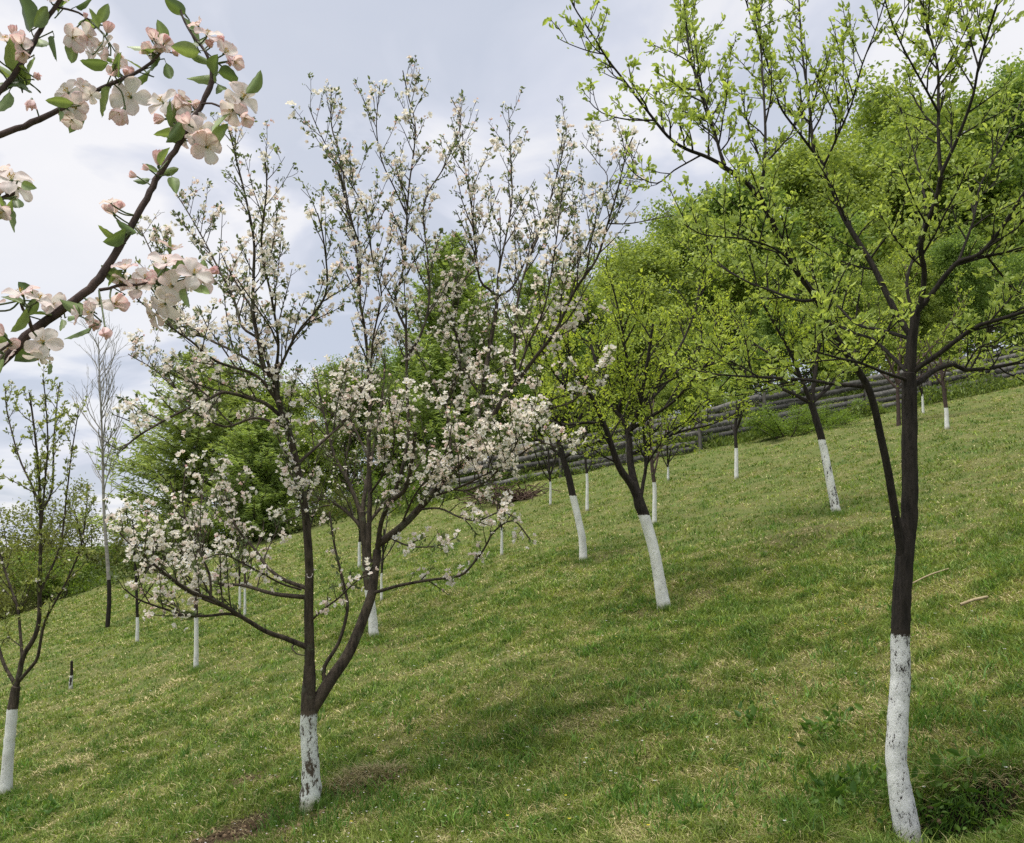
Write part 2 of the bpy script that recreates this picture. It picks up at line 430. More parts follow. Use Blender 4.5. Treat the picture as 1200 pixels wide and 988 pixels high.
class OrchardTree:
    """a tree read off the photo: trunk and limbs traced in photo pixels, each limb with a depth run of its own"""
    def __init__(self, name, label, cat, base_px, group=None, seed=1, bark='bark_brown', bp=None):
        self.base = base_at(*base_px) if bp is None else np.asarray(bp, float)
        self.d0 = self.base[1]
        self.root = thing(name, label, cat, self.base, group)
        self.rng = np.random.default_rng(seed)
        self.samp = []          # (px, py, depth, radius)
        self.sites = []; self.bark = M[bark]; self.limbs = 0; self.wk = 1.0
    def m(self, px, d=None):
        return px * (d or self.d0) / F
    def trunk(self, px, widths, white_py=None, paint=None, sides=12, flare=1.2):
        px = np.array(px, float)
        d = np.full(len(px), self.d0)
        P = at(px[:, 0], px[:, 1], d)
        P[0] = self.base - np.array([0, 0, .04])
        w = np.interp(np.linspace(0, 1, len(px)), np.linspace(0, 1, len(widths)), widths)
        step = max(.015, self.m(7))
        Q = spline(P, step); u = arclen(P) / arclen(P)[-1]; uq = arclen(Q) / arclen(Q)[-1]
        r = np.interp(uq, u, w) * self.d0 / F / 2
        rng = self.rng
        # uneven growth
        Q[1:-1] += rng.normal(size=(len(Q) - 2, 3)) * r[1:-1, None] * .03
        r = r * (1 + .025 * np.sin(np.linspace(0, 6, len(r)) + rng.random() * 6)) * (1 + (flare - 1) * 1.3 * np.exp(-uq * 11))
        pyq = np.interp(uq, u, px[:, 1]); pxq = np.interp(uq, u, px[:, 0])
        for a_, b_, c_ in zip(pxq, pyq, r): self.samp.append((a_, b_, self.d0, c_))
        if white_py is None:
            g = Geo(); g.tube(Q, r, sides); g.build('trunk', self.bark, self.root, self.base, True)
        else:
            j = int(np.argmin(np.abs(pyq - white_py))); j = min(max(j + 1, 2), len(Q) - 2)
            h = Q[j, 2] - self.base[2] - .015 - .1 * (paint or {}).get('edge', .012) * 10 * .2
            full = Geo(); full.tube(Q, r, sides)
            pm = paint_mat('whitewash', h, bark=(.035, .028, .023) if self.bark == M['bark_dark'] else (.085, .068, .05), **(paint or {}))
            V, Fq = full.v[0], full.f[0]; nl = j * sides
            g = Geo(); g.add(V[:(j + 1) * sides], Fq[:nl]); g.build('whitewashed_base', pm, self.root, self.base, True)
            g = Geo(); g.add(V[j * sides:], Fq[nl:] - j * sides); g.add(full.v[1], full.f[1] - len(V)); g.build('trunk', self.bark, self.root, self.base, True)
        return Q, r
    def limb(self, px, w0, w1, dy=None, lv=None, start=.2, sides=7, jit=.06, name='limb', dend=None, own_sites=True):
        px = np.array(px, float); rng = self.rng
        S = np.array(self.samp)
        j = int(np.argmin((S[:, 0] - px[0, 0]) ** 2 + (S[:, 1] - px[0, 1]) ** 2))
        ds = S[j, 2]
        if dy is None: dy = rng.uniform(-.5, .5)
        u = np.concatenate([[0], np.cumsum(np.hypot(*np.diff(px, axis=0).T))]); u /= u[-1]
        d = ds + dy * u ** 1.1
        P = at(px[:, 0], px[:, 1], d)
        P[0] = at(S[j, 0], S[j, 1], S[j, 2])
        Q = spline(P, max(.02, self.m(10))); uq = arclen(Q) / arclen(Q)[-1]
        r = (w0 + (w1 - w0) * uq ** .7) * self.wk * self.d0 / F / 2
        r[0] = min(r[0], S[j, 3] * 1.05)
        Q[1:] += np.cumsum(rng.normal(size=(len(Q) - 1, 3)) * r[1:, None] * jit * 1.2, 0) * np.minimum(1, 1) * .6
        pxq = np.interp(uq, u, px[:, 0]); pyq = np.interp(uq, u, px[:, 1])
        for a_, b_, c_, e_ in zip(pxq, pyq, ds + dy * uq ** 1.1, r): self.samp.append((a_, b_, c_, e_))
        g = Geo(); g.tube(Q, r, sides)
        if lv: sprout(g, Q, r, rng, lv, 0, self.sites, start)
        if own_sites and lv:
            s = arclen(Q); n = int(s[-1] / .07)
            for x in rng.random(n):
                if x < .45 and rng.random() < .8: continue
                i = min(int(x * (len(Q) - 1)), len(Q) - 2)
                t = unit(Q[i + 1] - Q[i])
                self.sites.append((Q[i] + rng.normal(size=3) * .012, unit(t + rng.normal(size=3) * .8), 0))
            self.sites.append((Q[-1], unit(Q[-1] - Q[-2]), 0))
        g.build(name, self.bark, self.root, self.base, True)
        self.limbs += 1
        return Q, r

# ================================================================== GROUND
rng0 = np.random.default_rng(11)
SOIL = []   # bare patches: centre x, y, rx, ry, strength
for (px, py, wpx, hpx, st) in [(1135, 950, 74, 32, 1.0), (290, 977, 60, 20, 1.0), (290, 914, 22, 7, .75), (432, 917, 42, 17, .75), (910, 937, 13, 6, .8),
                               (365, 948, 26, 8, .5), (700, 655, 40, 6, .35), (790, 712, 45, 8, .4), (455, 757, 34, 6, .5), (935, 625, 40, 8, .45), (1095, 985, 60, 12, .5), (1000, 800, 14, 22, .3)]:
    p, ok = hit([px], [py]); p = p[0]
    r1 = wpx * p[1] / F
    q, _ = hit([px], [py - hpx]); ry = max(.05, q[0, 1] - p[1])
    SOIL.append((p[0], p[1], r1, ry, st))
def soil(x, y):
    s = np.zeros_like(np.asarray(x, float))
    for (cx, cy, rx, ry, st) in SOIL:
        r = np.sqrt(((x - cx) / rx) ** 2 + ((y - cy) / ry) ** 2) + .9 * (fbm(x / .16, y / .16, 31, 3) - .5)
        s = np.maximum(s, st * np.clip((1.25 - r) / .5, 0, 1))
    return s
def dry(x, y):
    """0 lush green .. 1 straw"""
    a = fbm(x / .9, y / .7, 41, 4); b = fbm(x / .17, y / .14, 57, 3); c = fbm(x / 5, y / 5, 63, 2)
    return np.clip(.43 + .8 * (a - .5) + 2.0 * (b - .5) + .3 * (c - .5), 0, 1)

def build_ground():
    th = np.radians(np.concatenate([np.arange(-46, 46, .3), np.arange(46, 314, 4.0)]))
    r = np.concatenate([[0.02], np.geomspace(.4, 2.4, 14)[:-1], np.geomspace(2.4, 30, 330), np.geomspace(31.5, 4000, 70)])
    R, T = np.meshgrid(r, th, indexing='ij')
    x = R * np.sin(T); y = R * np.cos(T)
    z = H(x.ravel(), y.ravel()).reshape(x.shape)
    n, k = x.shape
    i = np.arange(n - 1)[:, None] * k; j = np.arange(k)[None, :]; j2 = (j + 1) % k
    f = np.stack([i + j, i + k + j, i + k + j2, i + j2], -1).reshape(-1, 4)[:, ::-1]
    g = Geo()
    cx, cy, _, rx, ry = PITS[0]; pit = np.exp(-((x.ravel() - cx) / (rx * 1.05)) ** 4 - ((y.ravel() - cy - .05) / (ry * 2.0)) ** 4)  # pit: mask for the hollow's shade, painted into the ground colour
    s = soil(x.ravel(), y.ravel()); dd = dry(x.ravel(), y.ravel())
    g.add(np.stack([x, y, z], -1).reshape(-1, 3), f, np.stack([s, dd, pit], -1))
    m, nt, out = mat('meadow soil and thatch')
    a = N(nt, 'ShaderNodeVertexColor', _layer_name='col'); sp = N(nt, 'ShaderNodeSeparateColor'); nt.links.new(a.outputs[0], sp.inputs[0])
    tc = N(nt, 'ShaderNodeTexCoord')
    n1 = N(nt, 'ShaderNodeTexNoise', Scale=14, Detail=8, Roughness=.75); nt.links.new(tc.outputs['Object'], n1.inputs['Vector'])
    n2 = N(nt, 'ShaderNodeTexNoise', Scale=70, Detail=6, Roughness=.7); nt.links.new(tc.outputs['Object'], n2.inputs['Vector'])
    green = ramp(nt, [(.3, (.04, .06, .016)), (.5, (.10, .14, .036)), (.68, (.20, .24, .07))]); nt.links.new(n2.outputs[0], green.inputs[0])
    thatch = ramp(nt, [(.3, (.06, .06, .022)), (.5, (.16, .165, .06)), (.7, (.30, .29, .12))]); nt.links.new(n2.outputs[0], thatch.inputs[0])
    dirt = ramp(nt, [(.3, (.035, .025, .016)), (.52, (.1, .07, .042)), (.72, (.2, .15, .09))]); nt.links.new(n2.outputs[0], dirt.inputs[0])
    ad = N(nt, 'ShaderNodeMath', _operation='MULTIPLY_ADD'); ad.inputs[1].default_value = .7; ad.inputs[2].default_value = -.28; nt.links.new(n1.outputs[0], ad.inputs[0])
    a2 = N(nt, 'ShaderNodeMath', _operation='MULTIPLY_ADD', _use_clamp=True); a2.inputs[1].default_value = 1.0; nt.links.new(ad.outputs[0], a2.inputs[0]); nt.links.new(sp.outputs[1], a2.inputs[2])
    mx = nt.nodes.new('ShaderNodeMix'); mx.data_type = 'RGBA'
    nt.links.new(a2.outputs[0], mx.inputs[0]); nt.links.new(green.outputs[0], mx.inputs[6]); nt.links.new(thatch.outputs[0], mx.inputs[7])
    m2 = nt.nodes.new('ShaderNodeMix'); m2.data_type = 'RGBA'
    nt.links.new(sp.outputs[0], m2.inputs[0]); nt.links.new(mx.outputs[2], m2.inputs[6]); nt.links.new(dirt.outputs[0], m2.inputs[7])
    m3 = nt.nodes.new('ShaderNodeMix'); m3.data_type = 'RGBA'; m3.inputs[7].default_value = (.018, .013, .009, 1)  # near-black painted shade laid over the soil of the hollow
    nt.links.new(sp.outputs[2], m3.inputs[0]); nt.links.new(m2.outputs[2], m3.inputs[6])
    p = N(nt, 'ShaderNodeBsdfPrincipled', Roughness=.95); p.inputs['Specular IOR Level'].default_value = .1
    nt.links.new(m3.outputs[2], p.inputs['Base Color'])
    b = N(nt, 'ShaderNodeBump', Strength=.9, Distance=.04); nt.links.new(n2.outputs[0], b.inputs['Height']); nt.links.new(b.outputs[0], p.inputs['Normal'])
    nt.links.new(p.outputs[0], out.inputs[0])
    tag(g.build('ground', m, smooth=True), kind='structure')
build_ground()

# upper edge of the mown meadow (fence line and wood edge), in ground coordinates
EDGE_PX = [(-120, 742), (0, 722), (130, 692), (290, 640), (430, 612), (545, 582), (690, 552), (860, 519), (1000, 490), (1190, 452), (1330, 425)]
EDGE = np.array([base_at(*q)[:2] if hit([q[0]], [q[1]])[1][0] else (np.nan, np.nan) for q in EDGE_PX])
EDGE = EDGE[~np.isnan(EDGE[:, 0])]
def in_meadow(x, y):
    return y < np.interp(x, EDGE[:, 0], EDGE[:, 1])

def blades(geo, x, y, h, w, lean, cols, rng, curl=.5):
    n = len(x); z = H(x, y)
    p = np.stack([x, y, z - .004], -1)
    az = rng.random(n) * 2 * PI
    side = np.stack([np.cos(az), np.sin(az), np.zeros(n)], -1)
    la = rng.random(n) * 2 * PI
    ld = np.stack([np.cos(la), np.sin(la), np.zeros(n)], -1) * (lean * h)[:, None]
    up = np.stack([np.zeros(n), np.zeros(n), h], -1)
    sw = side * w[:, None] * .5
    v = np.stack([p - sw, p + sw, p + up * .55 + ld * .35 + sw * .75, p + up * .55 + ld * .35 - sw * .75,
                  p + up * (1 - curl * .3 * lean[:, None]) + ld], 1)
    o = np.arange(n)[:, None] * 5
    V = v.reshape(-1, 3); cc = np.repeat(cols, 5, 0)
    geo.add(V, o + np.array([[0, 1, 2, 3]]), cc)
    geo.f.append((o + np.array([[3, 2, 4]])) + geo.n - len(V))

LUSH_A = np.array([.055, .135, .022]); LUSH_B = np.array([.235, .325, .06]); OLIVE = np.array([.355, .37, .10]); STRAW_A = np.array([.40, .34, .15]); STRAW_B = np.array([.66, .58, .33])
def grass_layer(n_tuft, per, py_lo, py_hi, rng, g_green, g_straw, hmul=1.0):
    px = rng.uniform(-170, 1370, n_tuft); py = py_lo + (py_hi - py_lo) * rng.random(n_tuft) ** .9
    p, ok = hit(px, py, H)
    p = p[ok]
    ok = in_meadow(p[:, 0], p[:, 1] - .15) & (p[:, 1] > 1.5) & (p[:, 1] < 60)
    p = p[ok]
    d = p[:, 1]
    k = per
    idx = np.repeat(np.arange(len(p)), k)
    n = len(idx); dd = d[idx]
    rad = .022 + .0030 * dd
    x = p[idx, 0] + rng.normal(size=n) * rad; y = p[idx, 1] + rng.normal(size=n) * rad * 1.4
    dr = dry(x, y); so = soil(x, y)
    keep = rng.random(n) > so * 1.05
    x, y, dr, dd, idx, so = x[keep], y[keep], dr[keep], dd[keep], idx[keep], so[keep]; n = len(x)
    vig = fbm(x / .8, y / .8, 77, 3); tuft = rng.random(len(p))[idx]
    h = hmul * (.020 + .030 * np.clip((1 - dr) * 1.1, 0, 1) * (.4 + vig) + .025 * (tuft > .92)) * rng.uniform(.5, 1.35, n)
    w = np.maximum(.0040, .00105 * dd) * rng.uniform(.7, 1.3, n)
    h = np.maximum(h, .0022 * dd)
    st = rng.random(n) < np.clip(.10 + .5 * np.clip((dr - .54) * 3.2, 0, 1) ** 1.2, 0, .48)
    t = np.clip(.55 * tuft + .45 * rng.random(n) + .35 * (dr - .4), 0, 1)
    far = np.clip((dd - 6) / 14, 0, 1)
    lush = mixcol(LUSH_A, LUSH_B, t)
    col = lush * (1 - (dr * .6)[:, None]) + OLIVE * (dr * .6)[:, None]
    col *= rng.uniform(.75, 1.25, (n, 1)) * (.52 + .80 * rng.random(len(p))[idx] ** .9)[:, None]
    scol = mixcol(STRAW_A, STRAW_B, rng.random(n)) * rng.uniform(.7, 1.15, (n, 1))
    lean = rng.uniform(.3, 1.5, n) + .5 * st
    m_ = ~st
    blades(g_green, x[m_], y[m_], h[m_], w[m_], lean[m_], col[m_], rng)
    blades(g_straw, x[st], y[st], h[st] * .75, w[st] * .9, lean[st] * 1.7, scol[st], rng)

def meadow_px(n, lo, hi, rng):
    q = np.stack([rng.uniform(0, 1200, n), rng.uniform(lo, hi, n)], 1)
    p, ok = hit(q[:, 0], q[:, 1]); p = np.nan_to_num(p)
    ok &= in_meadow(p[:, 0], p[:, 1] + .3)
    return [tuple(a) for a in q[ok]]
gg, gs = Geo(), Geo()
rg = np.random.default_rng(5)
grass_layer(62000, 9, 640, 1130, rg, gg, gs)
grass_layer(42000, 8, 425, 760, rg, gg, gs)
# tall lush clumps
def clumps(pix, rng, n_bl, rad, hh, ca, cb, geo, lean=(.3, 1.0), w=.005):
    for (px, py) in pix:
        p = base_at(px, py); n = int(n_bl * rng.uniform(.7, 1.3))
        rr = rad * rng.uniform(.7, 1.4)
        x = p[0] + rng.normal(size=n) * rr; y = p[1] + rng.normal(size=n) * rr
        blades(geo, x, y, hh * rng.uniform(.5, 1.3, n), np.full(n, w) * rng.uniform(.7, 1.3, n), rng.uniform(*lean, n), mixcol(ca, cb, rng.random(n)), rng)
foot_px = [(px + dx, py + 3) for (px, py, sp) in [(365, 944, 18), (1070, 986, 22), (7, 931, 14), (779, 713, 12), (684, 657, 8), (981, 601, 9), (439, 746, 9), (230, 784, 5), (767, 614, 5)] for dx in (-sp, -.5 * sp, 0, .5 * sp, sp)]
clumps(foot_px, rg, 45, .035, .075, (.05, .11, .018), (.17, .27, .05), gg)
lush_px = [(395, 945), (425, 950), (340, 955), (330, 968), (455, 940), (20, 945), (215, 905), (75, 905), (380, 968), (470, 948), (505, 905), (560, 880), (600, 905),
           (640, 935), (1085, 975), (1120, 985), (700, 900), (735, 935), (800, 950), (850, 930), (120, 960), (180, 950), (1180, 860), (1090, 850), (970, 935), (995, 925), (930, 965), (560, 955)]
clumps(lush_px, rg, 120, .07, .085, (.04, .11, .018), (.14, .26, .045), gg)
rp = meadow_px(170, 640, 985, rg)
clumps(rp, rg, 50, .05, .06, (.05, .115, .018), (.17, .28, .05), gg)
rp = meadow_px(420, 590, 985, rg)
for a_ in range(0, len(rp), 60):
    ca_ = np.array([.04, .11, .02]) * rg.uniform(.8, 1.4); cb_ = np.array([.16, .28, .05]) * rg.uniform(.8, 1.5)
    clumps(rp[a_:a_ + 60], rg, 26, rg.uniform(.025, .06), rg.uniform(.05, .085), ca_, cb_, gg, (.3, 1.3), .0075)
# pale dry heaps of old grass
dry_px = [(100, 890), (125, 880), (150, 872), (85, 895), (60, 900), (205, 800), (180, 815), (160, 825), (1000, 795), (990, 805), (1015, 672), (1020, 668), (1130, 765), (1125, 772),
          (1000, 850), (960, 870), (920, 690), (890, 800), (940, 745), (1060, 900), (1180, 700), (620, 640), (735, 715), (800, 680), (520, 880), (640, 950), (690, 970), (560, 920), (830, 880)]
def heaps(pix, rng, n_bl, rad, geo, hh=.04, dark=1.0):
    for (px, py) in pix:
        p = base_at(px, py); n = int(n_bl * rng.uniform(.7, 1.3)); s = .6 + p[1] * .07
        x = p[0] + rng.normal(size=n) * rad * s * 1.5; y = p[1] + rng.normal(size=n) * rad * s
        blades(geo, x, y, hh * rng.uniform(.4, 1.3, n), np.maximum(.0035, .0009 * y), rng.uniform(1.2, 3.0, n), mixcol(STRAW_A, STRAW_B * 1.1, rng.random(n)) * dark, rng)
heaps(dry_px, rg, 90, .075, gs)
rp = meadow_px(150, 560, 985, rg)
heaps(rp, rg, 40, .05, gs, .03, .85)
# withered brown fringe round the pit and the root clump
heaps([(1095, 922), (1112, 918), (1128, 916), (1145, 915), (1160, 917), (1176, 919), (1192, 922)], rg, 34, .035, gs, .08, .6)
heaps([(415, 912), (430, 905), (445, 910), (455, 905), (400, 918), (425, 920)], rg, 120, .05, gs, .07, .5)
tag(gg.build('grass', M['grass']), kind='stuff')
tag(gs.build('dry_grass', M['straw']), kind='stuff')

# loose clods on the bare patches
gc = Geo()
for (px, py, sx_, sy_, k) in [(290, 977, 40, 8, 260), (290, 914, 18, 4, 70), (432, 921, 34, 6, 110), (910, 937, 9, 3, 25), (1085, 962, 14, 8, 30), (366, 950, 20, 4, 40)]:
    for _ in range(k):
        p, ok = hit([px + rg.normal() * sx_], [py + rg.normal() * sy_])
        if not ok[0]: continue
        r_ = abs(rg.normal()) * .006 + .0025; o_ = len(gc.v)
        th_ = np.arange(6) * PI / 3; lv_ = []
        for zz_, rr_ in ((-.3, .8), (.35, 1.0), (.85, .55)):
            lv_.append(np.stack([np.cos(th_) * rr_, np.sin(th_) * rr_, np.full(6, zz_)], -1) * r_ * rg.uniform(.7, 1.3, (6, 1)))
        lv_.append(np.array([[0, 0, r_ * 1.0]])); V_ = np.vstack(lv_) + p[0]
        i_ = np.arange(2)[:, None] * 6; j_ = np.arange(6)[None, :]; j2_ = (j_ + 1) % 6
        c_ = np.array([.15, .105, .065]) * rg.uniform(.35, 1.6)
        gc.add(V_, np.stack([i_ + j_, i_ + j2_, i_ + 6 + j2_, i_ + 6 + j_], -1).reshape(-1, 4), c_)
        gc.add(V_[12:], np.array([[q_, (q_ + 1) % 6, 6] for q_ in range(6)]), c_)
mS, ntS, outS = mat('crumbly soil')
aS = N(ntS, 'ShaderNodeVertexColor', _layer_name='col'); pS = N(ntS, 'ShaderNodeBsdfPrincipled', Roughness=.95); pS.inputs['Specular IOR Level'].default_value = .1
ntS.links.new(aS.outputs[0], pS.inputs['Base Color']); ntS.links.new(pS.outputs[0], outS.inputs[0])
tag(gc.build('soil_clods', mS), kind='stuff')

# broad-leaved weeds in the sward
gw = Geo()
def weeds(pix, rng, n=14, size=.05, rad=.06, ca=(.05, .12, .02), cb=(.15, .26, .05), rise=.8):
    for (px, py) in pix:
        p = base_at(px, py); k = int(n * rng.uniform(.7, 1.3))
        x = p[0] + rng.normal(size=k) * rad; y = p[1] + rng.normal(size=k) * rad
        P = np.stack([x, y, H(x, y) + .01 + rng.random(k) * .05], -1)
        d = unit(np.stack([rng.normal(size=k), rng.normal(size=k), np.abs(rng.normal(size=k)) * rise + .2], -1))
        add_leaves(gw, P, d, size * rng.uniform(.5, 1.3, k), .55, rng, mixcol(ca, cb, rng.random(k)))
weeds([(1090, 975), (1105, 985), (1125, 980), (1145, 984), (1165, 982), (1185, 984), (1195, 975), (1110, 990), (1150, 992), (1070, 982)], rg, 24, .03, .05)
weeds([(980, 850), (960, 860), (990, 930), (1010, 925), (970, 940), (880, 845), (1095, 930), (1130, 900), (60, 955), (20, 955), (730, 720), (745, 716)], rg, 22, .05, .06)
weeds(meadow_px(340, 640, 985, rg), rg, 9, .026, .04, (.07, .15, .03), (.20, .32, .07))
tag(gw.build('weeds', M['leaf']), kind='stuff')

# small white and yellow specks of meadow flowers
gf = Geo()
for px, py in meadow_px(120, 560, 985, rg):
    p = base_at(px, py)
    c = (.7, .6, .06) if rg.random() < .45 else (.7, .7, .68)
    s = .007 + .0006 * p[1]
    q = p + np.array([0, 0, .05 + .03 * rg.random()])
    for a in range(4):
        t = a * PI / 2 + rg.random()
        e = np.array([math.cos(t), math.sin(t), .25]) * s; w = np.array([-math.sin(t), math.cos(t), 0]) * s * .45
        gf.add([q, q + e * .6 + w, q + e, q + e * .6 - w], [[0, 1, 2, 3]], c)
for _ in range(260):      # petals dropped under the blossoming tree
    px, py = rg.normal(400, 120), rg.normal(930, 70)
    p, ok = hit([px], [py])
    if not ok[0]: continue
    q = p[0] + np.array([0, 0, .025 + .02 * rg.random()]); t = rg.random() * 6.28; s = .008
    e = np.array([math.cos(t), math.sin(t), rg.uniform(-.3, .3)]) * s; w = np.array([-math.sin(t), math.cos(t), 0]) * s * .7
    gf.add([q - e, q + w, q + e, q - w], [[0, 1, 2, 3]], (.8, .76, .74))
tag(gf.build('meadow_flowers', M['petal']), kind='stuff')

# ================================================================== CENTRE APPLE TREE
LV_B = [dict(gap=.072, len=.46, up=.62, curl=.4, rad=.005, ang=.85, tip=.0015, site=.055, taper=.55, wob=.07),
        dict(gap=.06, len=.09, up=.3, curl=.3, rad=.0026, ang=.95, tip=.0014, site=.05)]
LV_B2 = [dict(gap=.07, len=.14, up=.3, curl=.3, rad=.0035, ang=.95, tip=.0016, site=.05)]
T = OrchardTree('apple_tree', 'two-stemmed apple tree full of white and pink blossom on a short whitewashed trunk', 'tree', (365, 944), 'whitewashed orchard trees', 3)
T.trunk([(366, 944), (364, 900), (362, 860), (362, 838), (362, 812), (363, 780)], [24, 20, 19, 19.5, 19, 15, 12.6], 841, dict(wear=.72, scale=48, edge=.03, white=(.72, .75, .70)), 16)
L = T.limb; T.wk = .78
L([(363, 790), (363, 770), (362, 720), (362, 660), (357, 600), (348, 550), (336, 500), (325, 470), (321, 444)], 15.8, 9, -.15, LV_B, .42, 10, .05)
L([(321, 446), (310, 432), (302, 396), (296, 363), (297, 323), (297, 282), (288, 234), (276, 185), (268, 152)], 8, 2, -.2, LV_B, .05)
L([(318, 446), (304, 400), (284, 383), (274, 351), (254, 311), (237, 278), (221, 250), (207, 228)], 5.5, 1.8, .5, LV_B, .1)
L([(322, 440), (326, 404), (318, 350), (306, 290), (312, 222), (310, 190)], 5, 1.8, -.7, LV_B, .1)
L([(321, 448), (347, 392), (371, 363), (383, 335), (379, 282), (372, 250)], 5, 1.8, -.5, LV_B, .1)
L([(326, 470), (300, 440), (254, 424), (224, 400), (201, 384), (160, 350)], 6, 1.8, -.6, LV_B, .1)
L([(312, 432), (270, 410), (241, 395), (205, 360), (188, 320), (165, 270)], 5, 1.8, .7, LV_B, .1)
L([(338, 488), (311, 473), (289, 466), (262, 460), (247, 467), (206, 486), (164, 510), (138, 532)], 7, 2.2, -.8, LV_B, .12)
L([(348, 548), (352, 541), (370, 525), (399, 497), (420, 465), (432, 440)], 6, 2, .4, LV_B, .2)
L([(335, 500), (300, 490), (262, 500), (230, 480), (190, 440), (150, 415)], 5, 1.8, .8, LV_B, .1)
L([(358, 757), (335, 748), (312, 740), (279, 720), (251, 703), (227, 695), (202, 679), (178, 659), (160, 640)], 9, 3, -.75, LV_B, .28)
L([(300, 735), (274, 720), (240, 722), (216, 721), (201, 716), (177, 708), (160, 701), (146, 690)], 5.5, 2, -.5, LV_B, .3)
L([(268, 712), (235, 701), (214, 690), (197, 677), (175, 662), (158, 645), (140, 625)], 4, 1.8, -.1, LV_B, .15)
L([(249, 702), (247, 690), (245, 672), (235, 650), (226, 633), (220, 616), (214, 585), (218, 550)], 4, 1.6, .2, LV_B, .15)
L([(355, 704), (330, 697), (313, 694), (284, 686), (255, 683), (225, 665), (195, 640)], 8, 2, .7, LV_B, .3)
L([(353, 691), (332, 679), (312, 663), (300, 645), (283, 626), (270, 600), (262, 565)], 7, 2, .5, LV_B, .3)
L([(364, 728), (378, 715), (397, 701), (407, 691), (420, 680), (434, 672)], 3.5, 2, -.35, LV_B2, .2)
L([(352, 745), (342, 758), (347, 766), (357, 768)], 3, 1.5, -.1, None)
L([(350, 690), (330, 684), (300, 668), (262, 650), (240, 655)], 3.5, 1.5, -.6, LV_B2, .3)
# right-hand stem
L([(365, 838), (378, 812), (390, 793), (407, 769), (421, 737), (434, 701), (438, 679), (442, 645)], 20, 13, .25, None, .5, 12, .03)
L([(437, 672), (432, 655), (432, 625), (433, 589), (432, 540), (432, 507), (433, 462), (430, 413), (425, 374), (419, 342), (418, 300), (403, 218), (399, 185), (388, 150), (387, 104)], 9.5, 2, .7, LV_B, .3)
L([(421, 355), (421, 290), (408, 250), (398, 205), (372, 150), (362, 125)], 4, 1.6, -.3, LV_B, .1)
L([(432, 470), (437, 400), (447, 345), (436, 300), (430, 250), (404, 205), (395, 190)], 4, 1.6, -.5, LV_B, .1)
L([(441, 640), (446, 613), (456, 590), (474, 573), (482, 540), (486, 506)], 8.5, 5.5, -.5, LV_B2, .2)
L([(450, 600), (468, 560), (478, 510), (477, 462), (476, 397), (475, 384), (463, 352), (473, 311), (479, 222), (487, 153), (478, 110), (472, 82)], 7, 1.8, .3, LV_B, .3)
L([(477, 430), (479, 416), (493, 392), (503, 351), (501, 303), (497, 238), (521, 194), (540, 145), (530, 117)], 5, 1.6, .7, LV_B, .1)
L([(474, 250), (462, 220), (448, 190), (441, 150), (445, 100)], 3, 1.3, -.4, LV_B, .1)
L([(441, 642), (470, 617), (490, 597), (516, 569), (542, 541), (557, 520), (574, 494), (587, 472), (604, 450)], 13, 7.5, -.2, LV_B, .2, 9, .04)
L([(604, 450), (629, 417), (643, 400), (655, 381), (675, 339), (700, 303), (712, 266), (724, 226), (736, 177), (743, 160)], 7, 1.8, -.5, LV_B, .1)
L([(712, 266), (735, 262), (760, 258), (790, 252)], 2.5, 1.2, -.3, LV_B2, .1)
L([(655, 381), (662, 330), (690, 285), (712, 215), (700, 190), (680, 165)], 3, 1.3, .4, LV_B, .15)
L([(603, 449), (603, 407), (607, 350), (620, 303), (635, 266), (651, 210), (660, 175), (664, 148)], 5.5, 1.7, .4, LV_B, .1)
L([(600, 452), (619, 404), (639, 356), (651, 287), (657, 240), (662, 205)], 4, 1.5, -.4, LV_B, .1)
L([(560, 512), (560, 490), (566, 455), (571, 425), (580, 372), (583, 348)], 9, 6.5, .4, LV_B, .2)
L([(583, 350), (572, 338), (562, 327), (556, 280), (552, 238), (544, 190), (542, 153)], 5, 1.6, -.1, LV_B, .1)
L([(583, 348), (584, 319), (594, 271), (600, 230), (598, 181), (596, 129)], 4.5, 1.5, .3, LV_B, .1)
L([(584, 348), (602, 335), (619, 299), (640, 262), (672, 240), (694, 228)], 4.5, 1.6, .5, LV_B, .1)
L([(520, 565), (528, 520), (524, 470), (540, 420), (530, 360), (548, 320), (570, 260), (586, 220)], 5, 1.6, .8, LV_B, .1)
L([(436, 700), (441, 694), (468, 686), (499, 680), (530, 676), (545, 671), (567, 644), (580, 622), (602, 610), (622, 632)], 6, 2, -.4, LV_B2, .2)
L([(488, 600), (515, 596), (538, 606), (560, 610), (585, 600), (604, 606)], 4, 1.6, -.7, LV_B2, .2)
L([(575, 494), (600, 500), (640, 480), (672, 470), (690, 440)], 4, 1.6, -.3, LV_B, .15)
L([(500, 588), (540, 570), (590, 545), (630, 520), (655, 525)], 4.5, 1.6, -.6, LV_B, .2)
L([(470, 618), (486, 580), (512, 545), (525, 520), (530, 490)], 4, 1.5, -.5, LV_B, .15)
L([(516, 569), (545, 575), (575, 560), (600, 530), (612, 500)], 4, 1.5, -.8, LV_B, .15)
L([(455, 625), (480, 640), (510, 640), (535, 630)], 3.5, 1.4, -.6, LV_B2, .2)
L([(574, 494), (560, 460), (540, 430), (530, 400)], 4, 1.5, .5, LV_B, .15)
L([(433, 540), (415, 500), (400, 470), (392, 430)], 4.5, 1.5, .5, LV_B, .15)
L([(433, 580), (455, 545), (462, 510), (455, 470)], 4.5, 1.5, -.5, LV_B, .15)
L([(587, 472), (610, 478), (635, 500), (650, 530)], 3.5, 1.4, .3, LV_B2, .2)
L([(378, 806), (380, 782), (397, 752), (407, 715), (404, 691), (398, 665), (392, 640), (386, 600)], 7, 3, .25, LV_B2, .4)
